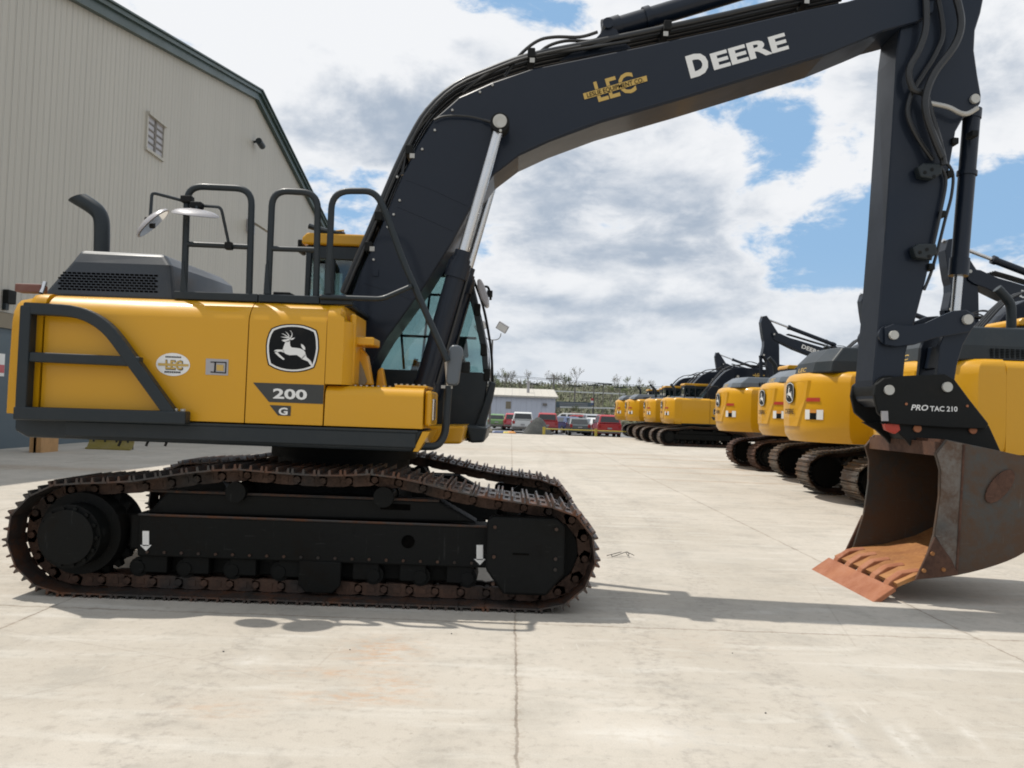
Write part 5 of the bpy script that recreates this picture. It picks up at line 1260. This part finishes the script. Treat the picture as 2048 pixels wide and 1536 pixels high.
# ------------------------------------------------------------------ car park
def car(name, label, cat, px, py, Y_, kind, mat, rz=0., group='vehicles in the car park'):
    p = U(px,py,Y_); zg = -.42 if Y_>68 else -.4
    o = empty(name, (p.x,Y_,zg), label, cat, group, rz)
    H = {'suv':1.78,'pickup':1.85,'sedan':1.45,'hatch':1.5,'wagon':1.62}[kind]; Lh = {'suv':2.35,'pickup':2.8,'sedan':2.35,'hatch':2.1,'wagon':2.4}[kind]; Wd = .93 if kind in('suv','pickup') else .88
    belt = {'suv':1.12,'pickup':1.18,'sedan':.93,'hatch':.98,'wagon':1.0}[kind]
    # long axis along y, rear towards the camera (-y)
    prof = [(-Lh,.42),(-Lh-.04,.62),(-Lh,belt-.06),(-Lh+.12,belt),(Lh-.9,belt-.04),(Lh-.05,belt-.28),(Lh,.62),(Lh-.05,.34),(Lh-.4,.28),(-Lh+.4,.28)]
    a = MB(); rg = []
    for x,s_ in ((-Wd,.0),(-Wd+.0,.0)): pass
    for x,k in ((-Wd+.03,.95),(-Wd,.985),(-Wd+.0,.99),(Wd,.99),(Wd-.03,.95)):
        rg.append([Vector((x,y*k,.28+(z-.28)*(1 if abs(x)<Wd-.01 or True else .97))) for y,z in prof])
    rg = [rg[0],rg[1],rg[3],rg[4]]
    a.loft(rg); body = build('body', a, mat, o, bevel=.05, seg=2)
    top = {'suv':[(-Lh+.02,belt),(-Lh+.22,H-.10),(-Lh+.42,H),(.35,H),(.75,H-.12),(1.25,belt)],
           'pickup':[(-.35,belt),(-.25,H-.08),(-.05,H),(.75,H),(1.0,H-.12),(1.5,belt)],
           'sedan':[(-Lh+.55,belt),(-Lh+1.15,H-.08),(-Lh+1.5,H),(.2,H),(.6,H-.10),(1.25,belt-.04)],
           'hatch':[(-Lh+.1,belt),(-Lh+.5,H-.10),(-Lh+.8,H),(.2,H),(.5,H-.08),(1.1,belt-.04)],
           'wagon':[(-Lh+.05,belt),(-Lh+.35,H-.10),(-Lh+.6,H),(.35,H),(.75,H-.10),(1.3,belt-.04)]}[kind]
    if kind=='pickup' : top = [(-Lh+.05,belt),(-Lh+.12,H-.08),(-Lh+.25,H),(.75,H),(1.0,H-.12),(1.5,belt)]
    a = MB(); tw = lambda z: Wd-.05-(z-belt)/(H-belt)*.16
    a.loft([[Vector((sx_*tw(z),y,z)) for y,z in top] for sx_ in (-1,1)]); build('cabin', a, mat, body, bevel=.05, seg=2)
    # glazing, slightly proud of the cabin
    (ya,za),(yb,zb) = top[0],top[1]
    def lp(u): return (ya+(yb-ya)*u, za+(zb-za)*u)
    (y1_,z1_),(y2_,z2_) = lp(.14),lp(.94); a = MB()
    a.add([(-tw(z1_)+.12,y1_-.012,z1_),(tw(z1_)-.12,y1_-.012,z1_),(tw(z2_)-.10,y2_-.012,z2_),(-tw(z2_)+.10,y2_-.012,z2_)],[(0,1,2,3)]); build('rear_window', a, 'autoglass', body)
    (ya,za),(yb,zb) = top[-1],top[-2]; (y1_,z1_),(y2_,z2_) = lp(.1),lp(.95); a = MB()
    a.add([(-tw(z1_)+.06,y1_+.014,z1_),(tw(z1_)-.06,y1_+.014,z1_),(tw(z2_)-.06,y2_+.014,z2_),(-tw(z2_)+.06,y2_+.014,z2_)],[(0,1,2,3)]); build('windscreen', a, 'autoglass', body)
    for sx_ in (-1,1):
        for yy0,yy1 in ((top[2][0]+.0,-.15),(-.05,top[3][0]+.3)):
            a = MB(); zz0,zz1 = belt+.05,H-.12
            a.add([(sx_*(tw(zz0)+.008),yy0,zz0),(sx_*(tw(zz0)+.008),yy1,zz0),(sx_*(tw(zz1)+.008),yy1-.08,zz1),(sx_*(tw(zz1)+.008),yy0+.05,zz1)],[(0,1,2,3)]); build('side_window', a, 'autoglass', body)
    for sx_ in (-1,1):
        a = MB(); z0_ = .78 if kind in ('suv','pickup') else .70; a.box((sx_*(Wd-.16)-.10,-Lh-.045,z0_),(sx_*(Wd-.16)+.10,-Lh+.03,z0_+.26)); build('tail_lamp', a, 'tail', body, bevel=.015)
        for yy in (-Lh+.85,Lh-.85):
            a = MB(); a.cyl((sx_*(Wd-.22),yy,.33),(sx_*(Wd+.01),yy,.33),.34,24); wl_ = build('tyre', a, 'tyre', o, smooth=True)
            a = MB(); a.cyl((sx_*(Wd+.012),yy,.33),(sx_*(Wd+.02),yy,.33),.21,20); build('rim', a, 'rim', wl_, smooth=True)
    a = MB(); a.box((-Wd+.05,-Lh-.07,.36),(Wd-.05,-Lh-.0,.54)); bp = build('bumper', a, mat if kind=='sedan' else 'pole', body, bevel=.03)
    a = MB(); a.box((-.17,-Lh-.075 if kind=='pickup' else -Lh-.06,.66),(.17,-Lh-.05,.78)); build('number_plate', a, 'mirrorback', bp)
    if kind in ('suv','wagon'):
        a = MB()
        for sx_ in (-1,1): a.tube([(sx_*.6,-Lh+.5,H+.01),(sx_*.6,-Lh+.6,H+.06),(sx_*.6,.2,H+.06),(sx_*.6,.3,H+.01)],.015,6)
        build('rib', a, 'dark', body)
    return o
car('white_van','white SUV with dark rear window, parked beside the dark gravel pile','car',1045,840,72,'suv','car_white',0)
car('parked_car','red SUV directly right of the dark gravel pile','car',1095,840,72.5,'suv','car_red',-.05)
car('parked_car','dark blue hatchback with red tail lamp, left of the dark grey sedan','car',1131,840,76,'hatch','car_blue',.35)
car('parked_car','dark grey sedan behind the yellow rail','car',1156,840,68.5,'sedan','car_dark',0)
car('parked_car','large red SUV next to the farthest parked excavator','car',1213,840,67,'suv','car_red',0)
car('parked_car','white car squeezed between the grey sedan and large red SUV','car',1190,840,72,'hatch','car_white',.15)
car('parked_car','silver SUV behind the white car','car',1184,835,80,'suv','car_silver',0)
car('parked_car','silver van with roof bars behind the silver SUV','car',1182,830,90,'suv','car_silver',0)
car('parked_car','bright red car seen side on in the back rank','car',1158,830,88,'wagon','car_red',1.1)
car('parked_car','white pickup in the back rank beside the bright red car','car',1136,830,92,'suv','car_white',1.2)
car('parked_car','lime green car by the white metal shed','car',994,840,80,'hatch','car_green',0)
car('parked_car','pinkish red car half hidden behind the white SUV','car',1026,838,80,'wagon','car_pink',0)
car('parked_car','dark car in front of the white shed, between green and pink cars','car',1012,838,84,'sedan','car_dark',.3)
# dark gravel heap
p = U(1076,850,62); a = MB(); rg = []
random.seed(3)
for k,(h_,r_) in enumerate(((0,1.25),(.35,1.02),(.75,.72),(1.1,.45),(1.35,.2),(1.42,.05))):
    rg.append([Vector((r_*math.cos(i*math.pi/8)*(1+random.uniform(-.1,.1)),r_*math.sin(i*math.pi/8)*(1+random.uniform(-.1,.1)),h_)) for i in range(16)])
a.loft(rg); o = build('gravel_pile', a, 'darkpile', None, smooth=True); o.location = (p.x,62,-.38); tag(o,'cone of dark gravel between the white SUV and the red SUV','gravel pile')
# yellow rail
rl = empty('yellow_barrier', (0,0,0), 'low yellow pipe barrier rail at the edge of the concrete', 'barrier')
p0,p1,p2 = U(1088,860,53.2),U(1192,860,53.2),U(1300,860,53.2)
a = MB(); a.tube([(p0.x,53.2,.36),(p2.x,53.2,.36)],.035,8); build('rail', a, 'yrail', rl)
for p in (p0,p1,p2): a = MB(); a.cyl((p.x,53.2,-.1),(p.x,53.2,.48),.09,12); build('post', a, 'yrail', rl, smooth=True)
# small clutter on the verge
for i,(px,w_,h_,mt,lb,ct) in enumerate(((975,.5,.35,'tanpaint','small tan box on the verge under the light pole','box'),(995,.7,.25,'car_blue','dark blue tarp bundle on the verge left of the white SUV','bundle'),(1013,.45,.22,'yrail','yellow plastic bin lying on the verge','bin'),(1022,.4,.25,'orange','orange drum stub on the verge beside the yellow bin','drum'))):
    p = U(px,860,57); a = MB(); a.loft([[Vector((w_*math.cos(k*math.pi/4+.4)*s_,.4*math.sin(k*math.pi/4+.4)*s_,z)) for k in range(8)] for z,s_ in ((0,1),(h_*.6,.95),(h_,.6))]); o = build(ct, a, mt, None, bevel=.02); o.location = (p.x,57,-.22); tag(o,lb,ct)
# white shed
p0,p1 = U(930,830,98),U(1110,830,98); ze = U(1050,795,98).z; zr_ = U(1050,781,108).z
sh = empty('metal_shed', (p0.x,98,-.5), 'long low white metal shed with pale ribbed roof behind the parked cars', 'shed')
W_ = p1.x-p0.x; zz = ze+.5; zr2 = zr_+.5
a = MB(); a.xprism([(0,0),(20,0),(20,zz),(10,zr2),(0,zz)],-30,W_); build('wall', a, 'siding_white', sh)
a = MB(); a.xprism([(-.4,zz-.0),(-.4,zz+.2),(10,zr2+.25),(20.4,zz+.2),(20.4,zz),(10,zr2+.03)],-30.2,W_+.3); rf = build('roof', a, 'roof_metal', sh)
a = MB(); a.cyl((W_-3.2,4,zr2-.6),(W_-3.2,4,zr2+.9),.18,10); a.cyl((W_-3.2,4,zr2+.9),(W_-3.2,4,zr2+1.05),.3,10); build('roof_vent', a, 'mirrorback', rf)
a = MB(); q0 = U(1012,801,98),U(1022,806,98); a.box((q0[0].x-p0.x,-.06,zz-1.4),(q0[1].x-p0.x,-.01,zz-.55)); build('louvre', a, 'tanpaint', sh)
a = MB(); a.box((W_-1.5,-.3,zz-.9),(W_-1.0,-.01,zz-.6)); build('wall_light', a, 'pole', sh)
# brown roofed kiosk, sign, flags
p = U(1150,824,105); k_ = empty('kiosk', (p.x,105,-.4), 'small kiosk with a brown hipped roof beyond the parked cars', 'kiosk')
a = MB(); a.box((-2.6,-1.5,0),(2.6,1.5,2.1)); build('wall', a, 'tanpaint', k_); k_.scale = (.5,.5,.62)
a = MB(); a.loft([[Vector((x*s_,y*s_,z)) for x,y in ((-3.4,-2.2),(3.4,-2.2),(3.4,2.2),(-3.4,2.2))] for z,s_ in ((2.1,1),(3.0,.25))]); build('roof', a, 'brownroof', k_)
p = U(1148,805,120); sg_ = empty('road_sign', (p.x,120,-.45), 'wide grey blue sign board on posts above the kiosk roof', 'sign')
a = MB(); a.box((-4.2,-.05,3.2),(4.2,.05,4.3)); build('board', a, 'bluedoor', sg_); sg_.scale = (.62,1,.8)
a = MB()
for x in (-3.5,3.5): a.cyl((x,.1,-.2),(x,.1,4.1),.08,8)
build('post', a, 'pole', sg_)
a = MB()
for zz_ in (3.95,3.65,3.35): a.box((-3.4,-.07,zz_),(3.2,-.055,zz_+.1))
build('text_line', a, 'mirrorback', sg_)
p = U(1187,820,110); fl = empty('flag_banner', (p.x,110,-.4), 'red, white and blue feather banner on a dark pole left of the row of excavators', 'banner')
a = MB(); a.cyl((0,0,0),(0,0,4.3),.04,8); build('pole', a, 'dark', fl)
for z0,z1,mt in ((2.9,3.2,'car_blue'),(3.2,3.5,'car_white'),(3.5,3.85,'car_red')):
    a = MB(); a.add([(0,0,z0),(-.22,.03,z0+.02),(-.38,-.02,z0+.01),(-.40,-.02,z1),(-.21,.03,z1+.01),(0,0,z1)],[(0,1,4,5),(1,2,3,4)]); build('banner_cloth', a, mt, fl)
# guard rails on the hill road
for nm,pa,pb,Y_,lb in (('guard_rail',(1085,781),(1250,788),150,'white guard rail high on the hillside road'),('guard_rail',(1120,814),(1250,817),118,'lower pale guard rail at the foot of the hill')):
    A = U(*pa,Y_); B_ = U(*pb,Y_); g_ = empty(nm,(A.x,Y_,A.z),lb,'guard rail'); a = MB(); a.box((0,-.03,-.11),(B_.x-A.x,.03,.11)); 
    d = B_.z-A.z
    for v in a.v: v.z += d*v.x/(B_.x-A.x)
    build('rail', a, 'car_white', g_); a = MB()
    for k in range(7):
        x = (B_.x-A.x)*k/6; a.box((x-.06,.04,-1.6+d*k/6),(x+.06,.14,.1+d*k/6))
    build('post', a, 'pole', g_)
# light and utility poles
def pole(name, px, top, Y_, lab, cat, fn, r=.12, base=-.4):
    p = U(px,top,Y_); o = empty(name,(p.x,Y_,base),lab,cat); a = MB(); h = p.z-base; a.tube([(0,0,0),(0,0,h)],[r,r*.7],10); build('pole', a, 'pole', o, smooth=True); fn(o,h); return o
def flood(o,h):
    for sg in (-1,1):
        a = MB(); a.tube(catmull([(0,0,h),(sg*.35,0,h+.05),(sg*.55,0,h+.25),(sg*.6,0,h+.5)],4),.035,6); build('arm', a, 'pole', o)
        a = MB(); m_ = Matrix.Translation((sg*.8-.1,-.1,h+.95)) @ Matrix.Rotation(R(30*sg),4,'Y') @ Matrix.Rotation(R(25),4,'X'); a.box((-.42,-.12,-.3),(.42,.06,.3),m_); lamp = build('floodlight', a, 'mirrorback', o, bevel=.03)
        a = MB(); a.box((-.36,-.135,-.24),(.36,-.122,.24),m_); build('lens', a, 'white', lamp)
pole('light_pole', 985, 680, 60, 'tall slim light pole with two floodlights, just right of the cab', 'light pole', flood, .09)
def tee(w_):
    def f(o,h):
        a = MB(); a.box((-w_,-.08,h),(w_,.08,h+.16)); build('lamp_head', a, 'dark', o, bevel=.02)
    return f
pole('light_pole',1064,769,112,'short pole with a flat lamp head behind the shed roof, left of the utility pole','light pole',tee(.9))
pole('light_pole',1150,773,125,'flat headed light pole on the hillside, right of the utility pole','light pole',tee(1.),.16)
pole('light_pole',1188,772,122,'flat headed light pole right behind the feather banner','light pole',tee(.9),.14)
pole('light_pole',1207,769,130,'pale light pole with wide flat head, right of the banner','light pole',tee(1.4),.12)
pole('light_pole',1240,776,115,'flat headed light pole beside the farthest excavator exhaust','light pole',tee(.9),.10)
def util(o,h):
    a = MB(); a.box((-1.2,-.08,h-.7),(1.2,.08,h-.5)); build('crossarm', a, 'pole', o)
    for x in (-1.05,-.5,.5,1.05): a = MB(); a.cyl((x,0,h-.5),(x,0,h-.3),.05,6); build('insulator', a, 'mirrorback', o)
    a = MB(); a.cyl((.45,-.1,h-5.2),(.45,-.1,h-4.1),.28,12); build('transformer', a, 'pole', o)
up = pole('utility_pole',1108,750,125,'tall utility pole with crossarm and transformer right of the white shed','utility pole',util,.2)
p = U(1108,753,125)
for k,(dx_,dz) in enumerate(((-1.05,0),(1.05,0))):
    a = MB(); pts = []
    for i in range(25):
        u = i/24; x = -70+140*u; pts.append((x, 125+ (u-.5)*18, p.z-.2+ .9*((abs((u*2)%1-.5)*2)**2-1)+dx_*.1))
    a.tube(pts,.03,5); o = build('power_line', a, 'dark'); tag(o, ('upper' if k else 'lower')+' thin power line strung past the utility pole', 'power line')

# ------------------------------------------------------------------ hillside trees
def bare_tree(seed, leaves, mat_leaf):
    rnd = random.Random(seed); o = bpy.data.objects.new('tree', None); COL.objects.link(o)
    tb = MB(); tips = []
    def grow(p, d, ln, r, lvl):
        q = p+d*ln; tb.tube([p,q],[r*.8,r*.5],5 if lvl else 7, cap=False)
        if lvl >= 3: tips.append((p,q)); return
        for k in range(4 if lvl<2 else 4):
            nd = (d + Vector((rnd.uniform(-.75,.75),rnd.uniform(-.75,.75),rnd.uniform(-.1,.5)))).normalized()
            grow(p+d*ln*rnd.uniform(.55,1.), nd, ln*rnd.uniform(.5,.75), r*.5, lvl+1)
    grow(Vector((0,0,0)), Vector((rnd.uniform(-.06,.06),0,1)).normalized(), 2.6, .13, 0)
    build('trunk', tb, 'bark', o)
    a = MB()
    for p,q in tips:
        for k in range(leaves):
            c_ = p.lerp(q, rnd.uniform(.1,1.2))+Vector((rnd.gauss(0,.16),rnd.gauss(0,.16),rnd.gauss(0,.16))); s_ = rnd.uniform(.05,.13)
            u = Vector((rnd.gauss(0,1),rnd.gauss(0,1),rnd.gauss(0,1))).normalized(); v = u.orthogonal().normalized(); a.add([c_-u*s_,c_+v*s_*.6,c_+u*s_,c_-v*s_*.6],[(0,1,2,3)])
    build('crown', a, mat_leaf, o); return o
protos = [bare_tree(1,3,'leaf2'),bare_tree(2,3,'leaf2'),bare_tree(3,9,'leaf'),bare_tree(5,8,'leaf')]
def hz_(x,y):
    for j in range(len(ys)-1):
        if ys[j] <= y <= ys[j+1]:
            u = (y-ys[j])/(ys[j+1]-ys[j]); return zs[j]+(zs[j+1]-zs[j])*u + max(0,-x*.012)*(1 if j>=6 else 0)
    return zs[-1]
rnd = random.Random(11); first = [True]*4; tl = ['bare brown tree with thin budding twigs on the hillside','bare grey tree with spreading twigs on the hillside','green leafed young tree on the hillside','light green spring tree on the hillside']
for k in range(95):
    px = rnd.uniform(950,1290) if k<62 else rnd.uniform(1290,2300) if k<82 else rnd.uniform(500,950); Y_ = rnd.uniform(148,235) if k%5 else rnd.uniform(112,140)
    i = rnd.choice((0,1,0,1,2,3)) if Y_>185 else rnd.choice((2,3,0,2,3,1)); x = U(px,820,Y_).x
    o = protos[i] if first[i] else copy_tree(protos[i]); first[i] = False
    s_ = rnd.uniform(.55,.95)*(1.0 if Y_>180 else .8)*(1.15 if i<2 else .85); o.location = (x,Y_,hz_(x,Y_)-.3); o.scale = (s_,s_,s_*rnd.uniform(.95,1.25)); o.rotation_euler = (0,0,rnd.uniform(0,6.28))
    tag(o, tl[i], 'tree', ['bare brown trees on the hillside','bare grey trees on the hillside','green young trees on the hillside','light green trees on the hillside'][i])
# scrub covering the slope: one mass
a = MB(); rnd = random.Random(5)
for k in range(9000):
    px = rnd.uniform(940,1300) if k<6500 else rnd.uniform(400,2300); Y_ = 108+ (rnd.random()**1.1)*145; x = U(px,820,Y_).x; z = hz_(x,Y_)
    hgt = rnd.uniform(.3,1.7); c_ = Vector((x,Y_,z+rnd.uniform(0,hgt)))
    for j in range(3):
        s_ = rnd.uniform(.12,.38); u = Vector((rnd.gauss(0,1),rnd.gauss(0,1),rnd.gauss(0,1))).normalized(); v = u.orthogonal().normalized(); d = c_+Vector((rnd.gauss(0,.35),rnd.gauss(0,.35),rnd.gauss(0,.25)))
        a.add([d-u*s_,d+v*s_*.7,d+u*s_,d-v*s_*.7],[(0,1,2,3)])
o = build('hillside_scrub', a, 'scrub'); o['kind'] = 'stuff'; o['label'] = 'low green and brown scrub covering the hillside'; o['category'] = 'scrub'
# pebbles and a twist of wire
rnd = random.Random(9)
for k,(px,py) in enumerate(((447,1304),(1465,1307),(1531,1427),(903,1268),(700,1300))):
    p = G(px,py); a = MB(); r_ = rnd.uniform(.004,.008)
    a.loft([[Vector((r_*s_*math.cos(i*math.pi/3)*rnd.uniform(.8,1.3),r_*s_*math.sin(i*math.pi/3)*rnd.uniform(.8,1.3),z*r_)) for i in range(6)] for z,s_ in ((0,.9),(.5,1),(1.,.5))])
    o = build('pebble', a, 'darkpile'); o.location = (p.x,p.y,.001); tag(o,'small dark pebble lying on the sunlit concrete','pebble','pebbles on the concrete')
p = G(1205,1112); a = MB(); rn_ = random.Random(4)
a.tube(catmull([(rn_.uniform(0,.18)+k*.02,rn_.uniform(-.1,.1),rn_.uniform(.006,.05)) for k in range(9)],4),.0035,5); o = build('wire_scrap', a, 'black', None, smooth=True); o.location = (p.x,p.y,0); tag(o,'twisted scrap of dark wire on the ground in front of the near track','wire')
